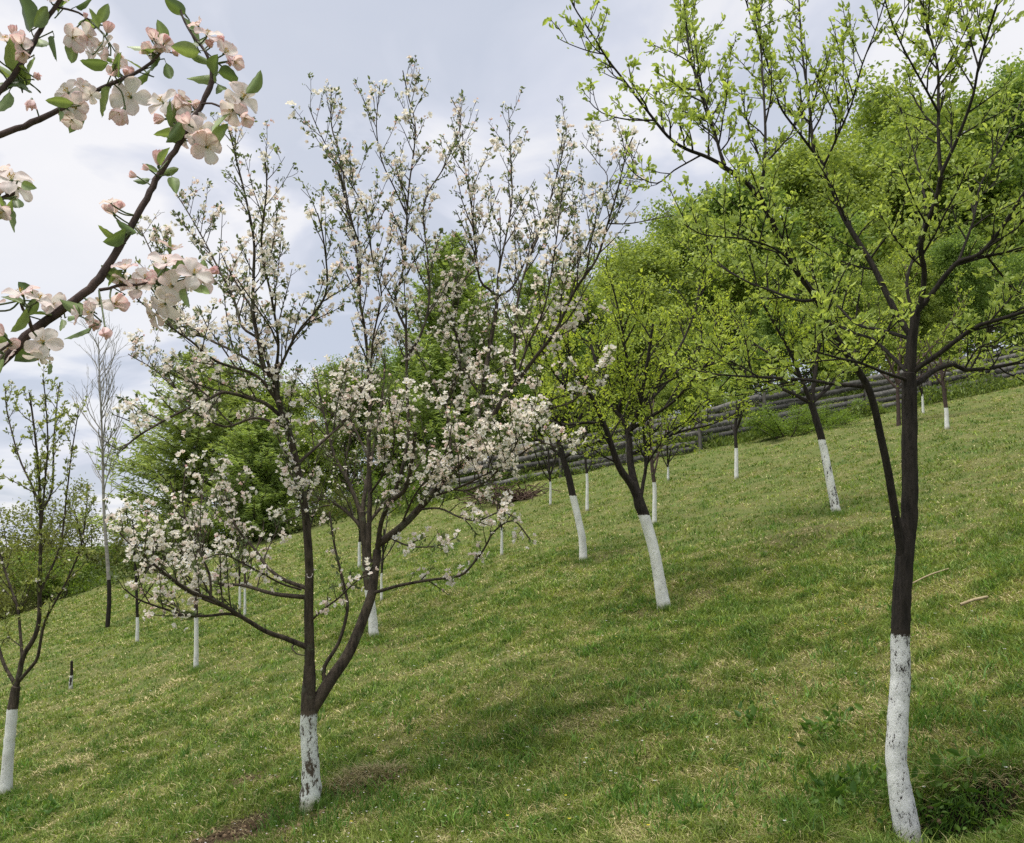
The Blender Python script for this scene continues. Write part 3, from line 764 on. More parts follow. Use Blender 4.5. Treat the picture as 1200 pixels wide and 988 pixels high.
def dress_apple(T, mid_z, top_z, nb=(3, 6), seed=2, keep=1.0):
    r = np.random.default_rng(seed); fl, bud, lf = [], [], []
    for s in T.sites:
        z = s[0][2]; k = np.clip((z - mid_z) / (top_z - mid_z), 0, 1)
        u = r.random()
        if s[0][0] > XR and s[0][2] < ZR: u *= .6
        if u < (.18 - .125 * k) * keep: fl.append(s)
        elif u < (.31 - .09 * k) * keep: bud.append(s)
        if r.random() < .52 - .12 * k: lf.append(s)
    return fl, bud, lf
XR, ZR = at(445, 470, T.d0)[0], at(445, 455, T.d0)[2]
zt = at(400, 400, T.d0)[2]; zz = at(400, 170, T.d0)[2]
fl, bud, lf = dress_apple(T, zt, zz)
g = Geo(); add_blossoms(g, fl, T.rng, (3, 7), .0212, .030, .22); add_blossoms(g, bud, T.rng, (1, 3), .013, .015, .6)
g.build('blossoms', M['petal'], T.root, T.base)
g = Geo(); add_rosettes(g, lf, T.rng, (2, 5), .030, .5, (.09, .125, .06), (.22, .27, .14), .9, True, .008, .2)
g.build('foliage', M['leaf'], T.root, T.base)
print('centre sites', len(T.sites), len(fl))

# ================================================================== RIGHT TREE
LV_A = [dict(gap=.058, len=.38, up=.5, curl=.4, rad=.004, ang=.95, tip=.0014, site=.05, taper=.5),
        dict(gap=.055, len=.09, up=.4, curl=.3, rad=.0026, ang=.9, tip=.0014, site=.05)]
LV_A2 = [dict(LV_A[0], len=.17), LV_A[1]]
A = OrchardTree('fruit_tree', 'dark-barked fruit tree with bright young leaves and tall bent whitewashed trunk beside a dirt hollow', 'tree', (1066, 986), 'whitewashed orchard trees', 8, 'bark_dark')
A.trunk([(1067, 986), (1058, 945), (1051, 900), (1051, 860), (1055, 800), (1055, 745), (1057, 700), (1060, 655), (1066, 600), (1066, 540), (1066, 480), (1065, 438)], [27, 25, 22, 22.5, 22, 21, 21, 20.5, 18.5, 17.5, 17, 16], 747, dict(wear=.68, scale=110, white=(.74, .75, .74), edge=.03), 18, 1.1)
L = A.limb; A.wk = .78
L([(1060, 668), (1052, 620), (1043, 565), (1032, 510), (1018, 455), (994, 416), (972, 380), (955, 345), (930, 310), (909, 267), (893, 235), (875, 212), (848, 194)], 13.5, 7, -.35, LV_A, .55, 10, .03)
L([(848, 194), (824, 182), (803, 174), (782, 159), (758, 129), (732, 95), (711, 68), (695, 42), (671, 5), (660, -30)], 6, 1.6, -.25, LV_A2, .05)
L([(850, 193), (832, 137), (811, 76), (804, 29), (800, -20)], 5, 1.8, .25, LV_A, .05)
L([(820, 181), (790, 200), (770, 215), (745, 205), (730, 185)], 3, 1.3, .1, LV_A2, .1)
L([(768, 145), (735, 140), (705, 132), (690, 118)], 3, 1.3, -.1, LV_A2, .1)
L([(712, 66), (690, 60), (668, 52), (656, 46)], 2, 1.1, -.05, LV_A2, .1)
L([(893, 236), (897, 162), (893, 81), (889, 24), (880, -30)], 5.5, 2, .35, LV_A, .1)
L([(851, 194), (824, 121), (808, 61), (804, 20)], 3.5, 1.6, .5, LV_A, .1)
L([(930, 310), (905, 290), (870, 280), (824, 275), (800, 262)], 3.5, 1.5, -.45, LV_A, .1)
L([(955, 350), (935, 352), (900, 339), (874, 329), (845, 310), (827, 287), (820, 270)], 5, 1.8, .5, LV_A, .15)
L([(1014, 452), (980, 450), (946, 445), (913, 443), (870, 441), (835, 438), (800, 430)], 7, 2, .6, LV_A, .2)
L([(1065, 446), (1067, 424), (1069, 395), (1073, 368)], 18, 14, -.02, None, .5, 10, .02)
L([(1069, 398), (1051, 368), (1033, 332), (1022, 310), (1001, 276), (988, 253), (974, 219), (962, 190)], 10.5, 7.5, .3, LV_A, .35, 9, .03)
L([(962, 190), (938, 158), (917, 130), (909, 109), (895, 60), (880, 20), (868, -20)], 5, 1.8, -.2, LV_A, .1)
L([(961, 190), (954, 178), (948, 121), (940, 61), (936, 0), (934, -40)], 6.5, 2.6, .2, LV_A, .1)
L([(965, 196), (982, 158), (998, 121), (1010, 77), (1027, 32), (1040, -10)], 4.5, 1.8, -.3, LV_A, .1)
L([(1071, 375), (1080, 347), (1083, 318), (1079, 285), (1096, 235), (1102, 206)], 9, 7, -.25, LV_A, .3)
L([(1070, 378), (1063, 330), (1076, 285), (1084, 240), (1076, 200), (1066, 160), (1050, 110)], 6, 2, .5, LV_A, .2)
L([(1102, 206), (1100, 160), (1100, 121), (1098, 73), (1079, 0), (1070, -40)], 6, 2.4, .1, LV_A, .1)
L([(1102, 206), (1124, 158), (1140, 113), (1148, 73), (1164, 20), (1178, -20)], 6, 2.4, -.3, LV_A, .1)
L([(1100, 135), (1083, 101), (1059, 57), (1043, 20), (1030, -30)], 4, 1.6, -.2, LV_A, .1)
L([(1148, 75), (1135, 40), (1128, 10), (1120, -30)], 3, 1.4, .3, LV_A, .1)
L([(1072, 372), (1090, 347), (1112, 318), (1125, 305), (1148, 297), (1169, 274), (1190, 242), (1210, 210), (1240, 150)], 9.5, 4, -.3, LV_A, .25)
L([(1150, 296), (1172, 320), (1190, 340), (1215, 350)], 4, 2, .3, LV_A, .1)
L([(1125, 305), (1140, 260), (1150, 215), (1180, 160), (1200, 110)], 4.5, 2, .4, LV_A, .1)
L([(1067, 441), (1080, 428), (1098, 416), (1125, 395), (1148, 381), (1180, 371), (1210, 360), (1260, 330)], 9.5, 4, -.4, LV_A, .25)
L([(1068, 455), (1080, 446), (1096, 434), (1117, 427), (1130, 433), (1159, 431), (1200, 424), (1260, 420)], 10, 3.5, .4, LV_A, .35)
L([(1130, 432), (1146, 408), (1169, 399), (1190, 380)], 3.5, 1.6, -.1, LV_A, .1)
L([(1062, 440), (1040, 413), (1022, 397), (998, 389), (960, 372)], 7, 3, .5, LV_A, .3)
L([(1066, 400), (1033, 387), (1003, 379), (970, 350), (930, 345)], 7, 2.5, .75, LV_A, .3)
L([(1060, 446), (1035, 436), (1005, 424), (985, 420), (950, 410)], 6, 2.5, -.5, LV_A, .3)
g = Geo()
add_rosettes(g, [s for s in A.sites if A.rng.random() < .94], A.rng, (3, 6), .0265, .50, (.26, .36, .07), (.57, .68, .22), .95, True, .006, .35)
g.build('foliage', M['leaf'], A.root, A.base)
print('right sites', len(A.sites))

# ================================================================== OTHER ORCHARD TREES
LV_D = [dict(gap=.10, len=.55, up=.35, curl=.3, rad=.008, ang=.9, tip=.002, site=.09, taper=.3),
        dict(gap=.08, len=.26, up=.2, curl=.2, rad=.004, ang=.9, tip=.0018, site=.06),
        ]
def leafy(T, n=(3, 6), size=.04, ca=(.23, .33, .045), cb=(.56, .66, .12), keep=1.0, spread=.9, width=.5):
    g = Geo(); add_rosettes(g, [s for s in T.sites if T.rng.random() < keep], T.rng, n, size, width, ca, cb, spread, True, .02, .2)
    g.build('foliage', M['leaf'], T.root, T.base)
    print(T.root.name, 'sites', len(T.sites))

D = OrchardTree('fruit_tree', 'spreading leafy fruit tree with three dark stems above a thick leaning white trunk, mid meadow', 'tree', (779, 713), 'whitewashed orchard trees', 21, 'bark_dark')
D.trunk([(779, 713), (772, 675), (765, 640), (756, 608), (750, 592), (747, 578)], [15.5, 13.5, 13, 13, 13.5, 11], 609, dict(wear=.60, scale=50, edge=.012), 12, 1.1)
L = D.limb
L([(748, 586), (740, 568), (726, 548), (716, 521), (709, 500), (692, 462), (674, 428), (660, 395)], 11, 3, -.3, LV_D, .2)
L([(748, 582), (742, 560), (738, 538), (736, 507), (726, 486), (712, 469), (700, 430), (690, 390)], 11, 3, .5, LV_D, .25)
L([(752, 590), (754, 565), (757, 548), (755, 510), (752, 480)], 5, 3, .2, LV_D, .3)
L([(737, 510), (742, 497), (749, 479), (754, 452), (760, 415), (765, 380)], 7, 3, -.2, LV_D, .15)
L([(737, 505), (760, 490), (790, 470), (815, 440), (835, 420)], 5, 2, -.5, LV_D, .15)
L([(739, 530), (765, 520), (800, 505), (830, 498), (850, 490)], 4.5, 2, .6, LV_D, .15)
L([(709, 500), (690, 495), (662, 498), (640, 490), (620, 470)], 4.5, 2, .4, LV_D, .15)
L([(692, 462), (670, 460), (645, 430), (632, 400)], 4, 2, -.5, LV_D, .15)
L([(726, 486), (735, 440), (730, 390), (722, 350), (715, 325)], 5, 2, 0, LV_D, .1)
L([(749, 479), (775, 440), (800, 400), (815, 360), (820, 330)], 5, 2, .5, LV_D, .1)
L([(752, 480), (780, 450), (825, 400), (845, 370)], 4, 2, 1.0, LV_D, .1)
L([(712, 469), (705, 420), (688, 370), (680, 340)], 4, 2, 1.0, LV_D, .1)
leafy(D, (3, 6), .036)

E = OrchardTree('fruit_tree', 'round-headed fruit tree on one thin leaning white trunk, downhill beside the spreading three-stemmed tree', 'tree', (684, 657), 'whitewashed orchard trees', 22, 'bark_dark')
E.trunk([(684, 657), (682, 630), (677, 605), (672, 585), (667, 562), (660, 537), (655, 517)], [9.5, 8.5, 8, 8, 8, 7, 7], 584, dict(wear=.60, scale=40, edge=.012), 9, 1.1)
L = E.limb
L([(655, 520), (650, 490), (640, 460), (628, 430), (620, 400)], 6, 2, -.3, LV_D, .1)
L([(656, 520), (662, 480), (660, 440), (655, 400), (650, 370)], 6, 2, .4, LV_D, .1)
L([(656, 522), (675, 495), (695, 465), (710, 430)], 5, 2, .6, LV_D, .1)
L([(658, 535), (640, 520), (618, 508), (600, 490)], 4.5, 2, .3, LV_D, .1)
L([(659, 538), (680, 525), (705, 515), (720, 500)], 4.5, 2, -.5, LV_D, .1)
leafy(E, (3, 6), .042, (.22, .30, .045), (.50, .60, .11))

LV_H = [dict(gap=.22, len=1.2, up=.35, curl=.3, rad=.014, ang=.9, tip=.004, site=.14, taper=.3), dict(gap=.2, len=.5, up=.2, curl=.2, rad=.007, ang=.9, tip=.003, site=.12)]
Ft = OrchardTree('fruit_tree', 'slender fruit tree with a straight leaning white trunk, just left of the tall dark trunk', 'tree', (981, 601), 'whitewashed orchard trees', 23, 'bark_dark')
Ft.trunk([(981, 601), (975, 575), (969, 545), (964, 520), (958, 497), (950, 470)], [10.5, 9.5, 9, 8.5, 8.5, 7.5], 521, dict(wear=.70, scale=40, edge=.012), 10, 1.1)
L = Ft.limb
L([(951, 473), (940, 445), (925, 410), (905, 375), (890, 345)], 6, 2, -.2, LV_D, .1)
L([(951, 473), (955, 440), (960, 400), (958, 350), (950, 310)], 6, 2, .4, LV_D, .1)
L([(951, 473), (930, 462), (900, 448), (865, 430), (840, 400)], 5, 2, .5, LV_D, .1)
L([(952, 474), (975, 450), (995, 425), (1010, 390)], 5, 2, .6, LV_D, .1)
L([(941, 446), (910, 420), (870, 390), (850, 350)], 4, 2, .9, LV_D, .1)
leafy(Ft, (3, 6), .042)

Ht = OrchardTree('fruit_tree', 'leafy fruit tree with an unpainted grey stem, mostly hidden behind the tall dark trunk', 'tree', (1053, 499), None, 27, 'bark_twig')
Ht.trunk([(1053, 499), (1053, 480), (1052, 462), (1052, 445)], [5, 4.5, 4, 3.5], None, None, 8, 1.1)
L = Ht.limb
L([(1052, 450), (1040, 420), (1020, 390), (1000, 350)], 3.5, 1.2, -.3, LV_H, .1)
L([(1052, 448), (1055, 410), (1060, 360), (1062, 310)], 3.5, 1.2, .6, LV_H, .1)
L([(1052, 452), (1080, 420), (1105, 390), (1130, 350)], 3.5, 1.2, -.5, LV_H, .1)
L([(1053, 455), (1030, 435), (1005, 425), (975, 400)], 3, 1.2, .9, LV_H, .1)
L([(1053, 455), (1085, 440), (1120, 430), (1150, 405)], 3, 1.2, .9, LV_H, .1)
leafy(Ht, (3, 6), .07, (.20, .29, .045), (.48, .58, .11))

LV_C = [dict(gap=.10, len=.28, up=.7, curl=.5, rad=.005, ang=.75, tip=.0017, site=.06, taper=.4),
        dict(gap=.085, len=.08, up=.3, curl=.2, rad=.0026, ang=.9, tip=.0015, site=.05)]
Ct = OrchardTree('fruit_tree', 'narrow upright fruit tree with sparse pale leaf tufts and white trunk at the low side', 'tree', (7, 931), 'whitewashed orchard trees', 24, 'bark_brown')
Ct.trunk([(7, 931), (9, 895), (12, 860), (15, 828), (19, 805)], [13, 12, 12, 11.5, 9.5], 831, dict(wear=.60, scale=40, edge=.012), 12, 1.1)
L = Ct.limb; Ct.wk = .75
L([(19, 808), (24, 785), (28, 768), (45, 736), (48, 683), (49, 622), (48, 578), (45, 533), (40, 490), (36, 460)], 9, 2.5, -.2, LV_C, .3)
L([(18, 806), (14, 795), (4, 776), (-6, 740), (-20, 690), (-26, 620)], 6.5, 2, .2, LV_C, .3)
L([(26, 772), (24, 744), (20, 711), (4, 663), (-8, 610), (-12, 540)], 5, 2, .4, LV_C, .2)
L([(23, 803), (38, 780), (45, 768), (53, 728), (77, 683), (95, 639), (102, 590)], 6, 1.8, -.3, LV_C, .25)
L([(48, 600), (38, 570), (22, 535), (8, 481), (6, 455)], 4, 1.6, .2, LV_C, .1)
L([(49, 610), (53, 560), (56, 521), (53, 465), (50, 445)], 4, 1.6, -.3, LV_C, .1)
L([(49, 600), (61, 574), (63, 520), (67, 473), (70, 450)], 4, 1.6, .35, LV_C, .1)
L([(53, 690), (70, 640), (78, 580), (84, 530), (92, 480)], 4, 1.6, .3, LV_C, .1)
L([(18, 757), (9, 747), (2, 755)], 2, 1.2, .1, LV_C, .2)
r = Ct.rng
g = Geo(); add_rosettes(g, Ct.sites, r, (3, 6), .034, .5, (.16, .21, .06), (.40, .45, .17), .8, True, .008, .3); g.build('foliage', M['leaf'], Ct.root, Ct.base)
g = Geo(); add_blossoms(g, [s for s in Ct.sites if r.random() < .1], r, (1, 3), .014, .015, .1); g.build('blossoms', M['petal'], Ct.root, Ct.base)

G = OrchardTree('apple_tree', 'apple tree hidden behind the two-stemmed one, its white trunk showing beyond the thick stem', 'tree', (439, 746), 'whitewashed orchard trees', 25)
G.trunk([(439, 746), (436, 720), (433, 695), (430, 672), (428, 640), (424, 600)], [11, 10, 10, 10, 9, 8], 693, dict(wear=.60, scale=40, edge=.012), 10, 1.1)
L = G.limb
L([(424, 604), (410, 570), (390, 530), (378, 480), (370, 440)], 6, 2, .3, LV_D, .15)
L([(424, 600), (430, 560), (440, 510), (448, 460), (450, 420)], 6, 2, .6, LV_D, .15)
L([(426, 620), (450, 590), (480, 560), (505, 520)], 5, 2, .5, LV_D, .15)
L([(426, 618), (400, 595), (365, 580), (340, 555)], 5, 2, .4, LV_D, .15)
L([(424, 604), (405, 550), (412, 500), (405, 450)], 5, 2, .9, LV_D, .15)
leafy(G, (2, 5), .036, (.09, .14, .03), (.22, .30, .07), .8)
g = Geo(); add_blossoms(g, [s for s in G.sites if G.rng.random() < .12], G.rng, (2, 5), .019, .03, .2); g.build('blossoms', M['petal'], G.root, G.base)

# young whitewashed trees
LV_Y = [dict(gap=.16, len=.45, up=.9, curl=.4, rad=.006, ang=.6, tip=.002, site=.10, taper=.5)]
YOUNG = [  # base, white top y, points of the stem above, widths, leafiness, label
 ((230, 784), 724, [(230, 724), (229, 680), (231, 640), (232, 600)], (5.5, 3), .5, 'young tree with a thin bare stem and white-painted foot under the lowest blossoming boughs'),
 ((161, 753), 727, [(161, 727), (160, 690), (158, 655), (157, 615)], (4, 2.2), .5, 'young tree with a short white foot between the bare tree and the low blossoming boughs'),
 ((281, 714), 690, [(281, 690), (280, 660), (279, 630)], (3, 2), .3, 'white-footed sapling of a close pair behind the low boughs, the one on the downhill side'),
 ((287, 722), 690, [(287, 690), (287, 660), (289, 630)], (3, 2), .3, 'white-footed sapling of a close pair behind the low boughs, the one on the uphill side'),
 ((421, 665), 640, [(421, 640), (422, 620), (420, 590)], (4, 2), .4, 'tiny white-footed sapling framed between the two stems of the blossoming tree'),
 ((447, 704), 676, [(447, 676), (449, 650), (450, 620)], (3, 2), .3, 'thin white-footed sapling just beside the short white trunk behind the thick blossoming stem'),
 ((588, 651), 622, [(588, 622), (586, 600), (585, 570)], (3.5, 2), .3, 'faint pale sapling in open grass beyond the tip of the lowest blossoming bough'),
 ((645, 592), 568, [(645, 568), (643, 540), (642, 500)], (3, 2), .5, 'slim dark-stemmed sapling with a thin pale foot before the low end of the fence'),
 ((688, 599), 560, [(688, 560), (686, 535), (686, 500)], (4, 2.6), .7, 'thin white-stemmed young tree just uphill of the round-headed tree'),
 ((767, 614), 570, [(767, 570), (764, 545), (762, 500), (764, 460)], (5.5, 3.5), .8, 'young tree with a straight white stem right behind the spreading three-stemmed tree'),
 ((783, 563), 548, [(783, 548), (782, 530), (781, 505)], (3, 2), .6, 'small white-footed sapling close under the fence panels, uphill of the three-stemmed tree'),
 ((863, 561), 529, [(863, 529), (862, 515), (862, 495), (864, 470)], (5, 3), .5, 'small spreading young tree with bare dark twigs and white foot in front of the fence'),
 ((1110, 503), 482, [(1109, 482), (1107, 465), (1104, 440), (1102, 420)], (5.5, 3.5), .5, 'small crooked tree with a short white foot below the topmost fence panels'),
 ((1082, 485), 466, [(1081, 466), (1080, 450), (1079, 430)], (3, 2), .4, 'thin white-footed sapling hard beside the tall dark trunk, near the upper fence'),
]
for i, (b, wy, stem, (w0, w1), leafk, lab) in enumerate(YOUNG):
    Y = OrchardTree('young_tree', lab, 'young tree', b, 'young trees with painted feet', 60 + i, 'bark_twig' if i % 3 == 0 else 'bark_dark')
    Y.trunk([b, ((b[0] * .6 + stem[0][0] * .4), b[1] * .6 + wy * .4)] + stem, [w0, w0 * .9, w0 * .75, w1], wy, dict(wear=.60, scale=20, edge=.012), 7, 1.1)
    px = stem[-1]; L0 = max(18, (b[1] - px[1]) * .45)
    for q in range(5):
        f = Y.rng.uniform(.0, .8); k = min(int(f * (len(stem) - 1)), len(stem) - 2)
        s = np.array(stem[k]) + (np.array(stem[k + 1]) - np.array(stem[k])) * (f * (len(stem) - 1) - k)
        dx = Y.rng.uniform(-.6, .6) * L0
        Y.limb([tuple(s), (s[0] + dx * .5, s[1] - L0 * .35), (s[0] + dx, s[1] - L0 * Y.rng.uniform(.7, 1.1))], w1 * .8, 1.2, Y.rng.uniform(-.6, .6), LV_Y, .2, 5)
    g = Geo(); add_rosettes(g, [s for s in Y.sites if Y.rng.random() < leafk], Y.rng, (2, 5), .045, .5, (.10, .15, .03), (.26, .33, .08), .9, False, .02, .2)
    g.build('foliage', M['leaf'], Y.root, Y.base)
# short dark stub with a painted foot
Y = OrchardTree('young_tree', 'leafless dark stub of a sapling with a pale painted foot, alone at the low side', 'young tree', (83, 808), 'young trees with painted feet', 90, 'bark_dark')
Y.trunk([(83, 808), (83, 800), (84, 790), (84, 775)], [4.5, 4, 3.5, 3], 797, dict(wear=.72, scale=20, edge=.012), 7, 1.1)

# bare birch
BT = OrchardTree('bare_tree', 'tall leafless pale tree with a dark lower trunk at the low edge of the meadow', 'tree', (126, 735), None, 31, 'bark_grey')
b = BT.base
Q = spline(at(np.array([126, 128, 122, 120, 118, 115]), np.array([735, 690, 600, 520, 470, 395]), np.full(6, BT.d0)), .25)
r = np.interp(np.linspace(0, 1, len(Q)), [0, .2, 1], [.045, .036, .008])
j = int(len(Q) * .17)
g = Geo(); g.tube(Q[:j + 1], r[:j + 1], 9, cap=False); g.build('lower_trunk', M['bark_dark'], BT.root, b, True)
g = Geo(); g.tube(Q[j:], r[j:], 9); g.build('trunk', M['bark_grey'], BT.root, b, True)
LV_BT = [dict(gap=.13, len=2.0, up=.45, curl=.7, rad=.014, ang=.8, tip=.004, taper=.75), dict(gap=.2, len=.75, up=.4, curl=.5, rad=.006, ang=.6, tip=.0035), dict(gap=.17, len=.35, up=.3, curl=.3, rad=.004, ang=.6, tip=.003)]
g = Geo(); sprout(g, Q, r, BT.rng, LV_BT, 0, None, .4); g.build('branches', M['bark_grey'], BT.root, b, True)

# ================================================================== NEAR APPLE BOUGHS (the tree itself stands outside the picture, to the left)
rf = np.random.default_rng(77)
DN = 1.12
nb = np.array([-1.75, .95, 0]); nb[2] = float(H(nb[0], nb[1]))
near = thing('apple_tree', 'nearest apple tree, its boughs reaching in overhead with large pinkish blossoms and broad leaves', 'tree', nb, None)
g = Geo()
TQ = spline(np.array([nb - [0, 0, .05], nb + [.02, 0, .5], nb + [.08, .02, 1.0], nb + [.10, .05, 1.35]]), .06)
g.tube(TQ, np.linspace(.075, .05, len(TQ)), 12); g.build('trunk', M['bark_brown'], near, nb, True)
BR = []   # (px, py, depth)
def bough(px, w0, w1, d0, d1, lead=None, k=9):
    px = np.array(px, float); u = np.concatenate([[0], np.cumsum(np.hypot(*np.diff(px, axis=0).T))]); u /= u[-1]
    P = at(px[:, 0], px[:, 1], d0 + (d1 - d0) * u)
    w = w0 + (w1 - w0) * u
    if lead is not None:
        P = np.vstack([lead, P]); w = np.concatenate([np.linspace(w0 * 2.6, w0 * 1.1, len(lead)), w])
    Q = spline(P, .012); a = arclen(P); r = np.interp(arclen(Q) / arclen(Q)[-1], a / a[-1], w) * DN / F / 2
    r = r * (1 + .10 * rf.normal(size=len(r)).cumsum() / (1 + np.arange(len(r))) ** .5 * .5)
    kn = (vnoise(np.arange(len(r)) * .35, np.full(len(r), w0 * 3.3), 8) - .5)
    r = r * (1 + .35 * np.clip(kn - .2, 0, 1) * 3)
    Q = Q + rf.normal(size=Q.shape) * r[:, None] * .10
    g = Geo(); g.tube(Q, r, k)
    for a_, b_ in zip(np.linspace(0, 1, 40), range(40)):
        BR.append((np.interp(a_, u, px[:, 0]), np.interp(a_, u, px[:, 1]), d0 + (d1 - d0) * a_))
    return g
tp = TQ[-1]
boughs = []
boughs.append(bough([(-60, 480), (0, 425), (23, 402), (37, 388), (65, 368), (93, 349), (116, 326), (135, 298), (154, 265), (172, 233), (186, 205), (205, 177), (224, 144), (237, 121), (248, 96)], 12.5, 6.5, 1.02, 1.16,
              [tp - [.02, 0, .1], tp + [.25, -.02, .02], tp + [.55, -.02, .04], at(-220, 560, 1.0)]))
boughs.append(bough([(248, 97), (247, 78), (240, 60), (223, 37), (214, 20), (211, 8)], 5, 2.6, 1.16, 1.2))
boughs.append(bough([(-80, 205), (-40, 178), (0, 158), (37, 144), (70, 128), (98, 114), (126, 100), (154, 88), (177, 74), (190, 58)], 9.5, 4, 1.06, 1.22,
              [tp + [.0, 0, -.05], tp + [.12, 0, .25], tp + [.35, .02, .42], at(-300, 300, 1.0)]))
boughs.append(bough([(-60, 190), (-20, 130), (4, 103), (19, 84), (37, 56), (51, 28), (70, 0), (95, -50)], 8.5, 5, 1.1, 1.2, [at(-250, 270, 1.0), at(-140, 245, 1.04)]))
boughs.append(bough([(64, 8), (79, 11), (92, 15), (104, 23), (113, 32), (122, 40)], 3.4, 2.4, 1.18, 1.22, None, 6))
boughs.append(bough([(236, 122), (248, 121), (258, 125), (268, 128)], 3, 2.2, 1.15, 1.12, None, 6))
boughs.append(bough([(116, 340), (128, 338), (142, 334), (160, 334), (180, 330)], 4.5, 2.5, 1.06, 1.1, None, 6))
boughs.append(bough([(38, 388), (33, 372), (27, 362), (24, 352)], 4.2, 2.8, 1.03, 1.0, None, 6))
boughs.append(bough([(-60, 250), (-20, 240), (4, 232), (16, 226)], 6, 4, 1.0, 1.02, [at(-200, 330, 1.0)], 7))
boughs.append(bough([(-30, 440), (-10, 420), (5, 408), (12, 402)], 4, 2.6, 1.0, 1.0, None, 6))
for gb in boughs: gb.build('bough', M['bark_twig'], near, nb, True)

def petal_geo(g, th, openness, size, rng, tone, width=.80):
    nu, nv = 9, 7
    u = (np.linspace(0, 1, nu) ** .8)[:, None]; v = np.linspace(-1, 1, nv)[None, :]
    w = width * .62 * np.clip(u * 1.35 + .02, 0, 1) ** .6 * np.sqrt(np.clip(1.03 - u ** 4, 0, 1)) 
    r = .06 + u * (1 + .03 * rng.normal()) - .05 * u ** 4 * (1 - v ** 2) * rng.uniform(-.5, 1.2)
    el = (1 - openness) * 1.25 + .10
    bend = rng.uniform(.1, .5) * (1 if openness > .6 else -1.2)
    ang = el - bend * (u - .3) * 1.0
    z = np.sin(ang) * r + .22 * (v * w) ** 2 / .3 + .03 * rng.normal() * u + .05 * np.sin(v * 4.5 + th * 7 + rng.random() * 6) * u ** 2 + .03 * np.sin(u * 9 + v * 3 + rng.random() * 6)
    rr = np.cos(ang) * r
    t = v * w + .05 * np.sin(u * 5 + rng.random() * 6) * u
    x = rr * math.cos(th) - t * math.sin(th); y = rr * math.sin(th) + t * math.cos(th)
    V = np.stack([x, y, z + 0 * v], -1).reshape(-1, 3) * size
    i = np.arange(nu - 1)[:, None] * nv; j = np.arange(nv - 1)[None, :]
    f = np.stack([i + j, i + j + 1, i + nv + j + 1, i + nv + j], -1).reshape(-1, 4)
    white = np.array([.87, .84, .81]); rose = np.array([.82, .46, .50])
    blush = np.clip(tone * (.25 + .9 * np.abs(v) ** 2 * u + .35 * u ** 3) + .07 + .10 * rng.normal() + .07 * np.cos(v * 11 + rng.random() * 6) * u, 0, 1) * .8
    cc = (white * (1 - blush[..., None]) + rose * blush[..., None]).reshape(-1, 3)
    g.add(V, f, cc)
def flower_mesh(openness, tone, seed):
    rng = np.random.default_rng(seed); g = Geo()
    for q in range(5): petal_geo(g, q * 2 * PI / 5 + rng.normal() * .09, np.clip(openness + rng.normal() * .09, .08, 1), rng.uniform(.9, 1.08), rng, tone)
    return g
def stamen_mesh(seed):
    rng = np.random.default_rng(seed); g = Geo()
    for q in range(15):
        a = rng.random() * 2 * PI; t = rng.uniform(.1, .55)
        d = np.array([math.cos(a) * t, math.sin(a) * t, 1]); d /= np.linalg.norm(d)
        e = d * rng.uniform(.28, .42)
        g.tube(np.array([d * .03, e * .6, e]), [.010, .009, .008], 3, c=(.72, .72, .45))
        g.tube(np.array([e - d * .01, e + d * .03, e + d * .055]), [.022, .028, .012], 4, c=(.70, .52, .12))
    return g
def calyx_mesh(seed):
    rng = np.random.default_rng(seed); g = Geo()
    g.tube(np.array([[0, 0, -.16], [0, 0, -.06], [0, 0, .04]]), [.05, .09, .10], 7, c=(.10, .16, .05))
    return g
def leaf_mesh(seed, long=1.0):
    rng = np.random.default_rng(seed); g = Geo(); nu, nv = 9, 5
    u = np.linspace(0, 1, nu)[:, None]; v = np.linspace(-1, 1, nv)[None, :]
    w = .35 / long ** .6 * np.sin(PI * np.clip(u, .0, 1) ** .85) ** .75 * (1.08 - .25 * u) + .003
    fold = rng.uniform(.15, .6); curl = rng.uniform(-.5, .5)
    x = u * 1.0 + 0 * v; y = v * w * math.cos(fold); z = np.abs(v) * w * math.sin(fold) - curl * u ** 2 * .5 + .018 * np.sin(u * 22 + v * 2) * np.abs(v)
    V = np.stack([x, y + .06 * np.sin(u * 2.5 + seed) , z], -1).reshape(-1, 3)
    i = np.arange(nu - 1)[:, None] * nv; j = np.arange(nv - 1)[None, :]
    f = np.stack([i + j, i + j + 1, i + nv + j + 1, i + nv + j], -1).reshape(-1, 4)
    base = mixcol(np.array([.11, .165, .06]), np.array([.24, .32, .12]), np.full(1, rng.random()))[0]
    cc = np.broadcast_to(base, (nu, nv, 3)) * (1 + .55 * (np.abs(v) < .1)[..., None] * np.ones((nu, 1, 1))) * (1 + .12 * np.sin(u * 30)[..., None] * np.abs(v)[..., None])
    g.add(V, f, cc.reshape(-1, 3))
    g.tube(np.array([[-.28, 0, .02], [-.12, 0, -.01], [.02, 0, 0]]), [.018, .016, .014], 5, c=(.14, .17, .06))
    return g
FLM = {}
def proto(geo, name, mt, smooth=True):
    o = geo.build(name, mt, None, (0, 0, 0), smooth); me = o.data; bpy.data.objects.remove(o); return me
OPEN = [proto(flower_mesh(o_, t_, 100 + i), 'blossom', M['petal']) for i, (o_, t_) in enumerate([(.95, .22), (.85, .38), (.75, .45), (.6, .6), (.9, .15), (.45, .8)])]
BUD = [proto(flower_mesh(.1, t_, 140 + i), 'bud', M['petal']) for i, t_ in enumerate([.9, .7, 1.1])]
STA = [proto(stamen_mesh(170 + i), 'stamens', M['petal']) for i in range(2)]
CAL = proto(calyx_mesh(9), 'calyx', M['leaf_near'])
LEAF = [proto(leaf_mesh(200 + i, 1 + .25 * (i % 3)), 'leaf', M['leaf_near']) for i in range(7)]
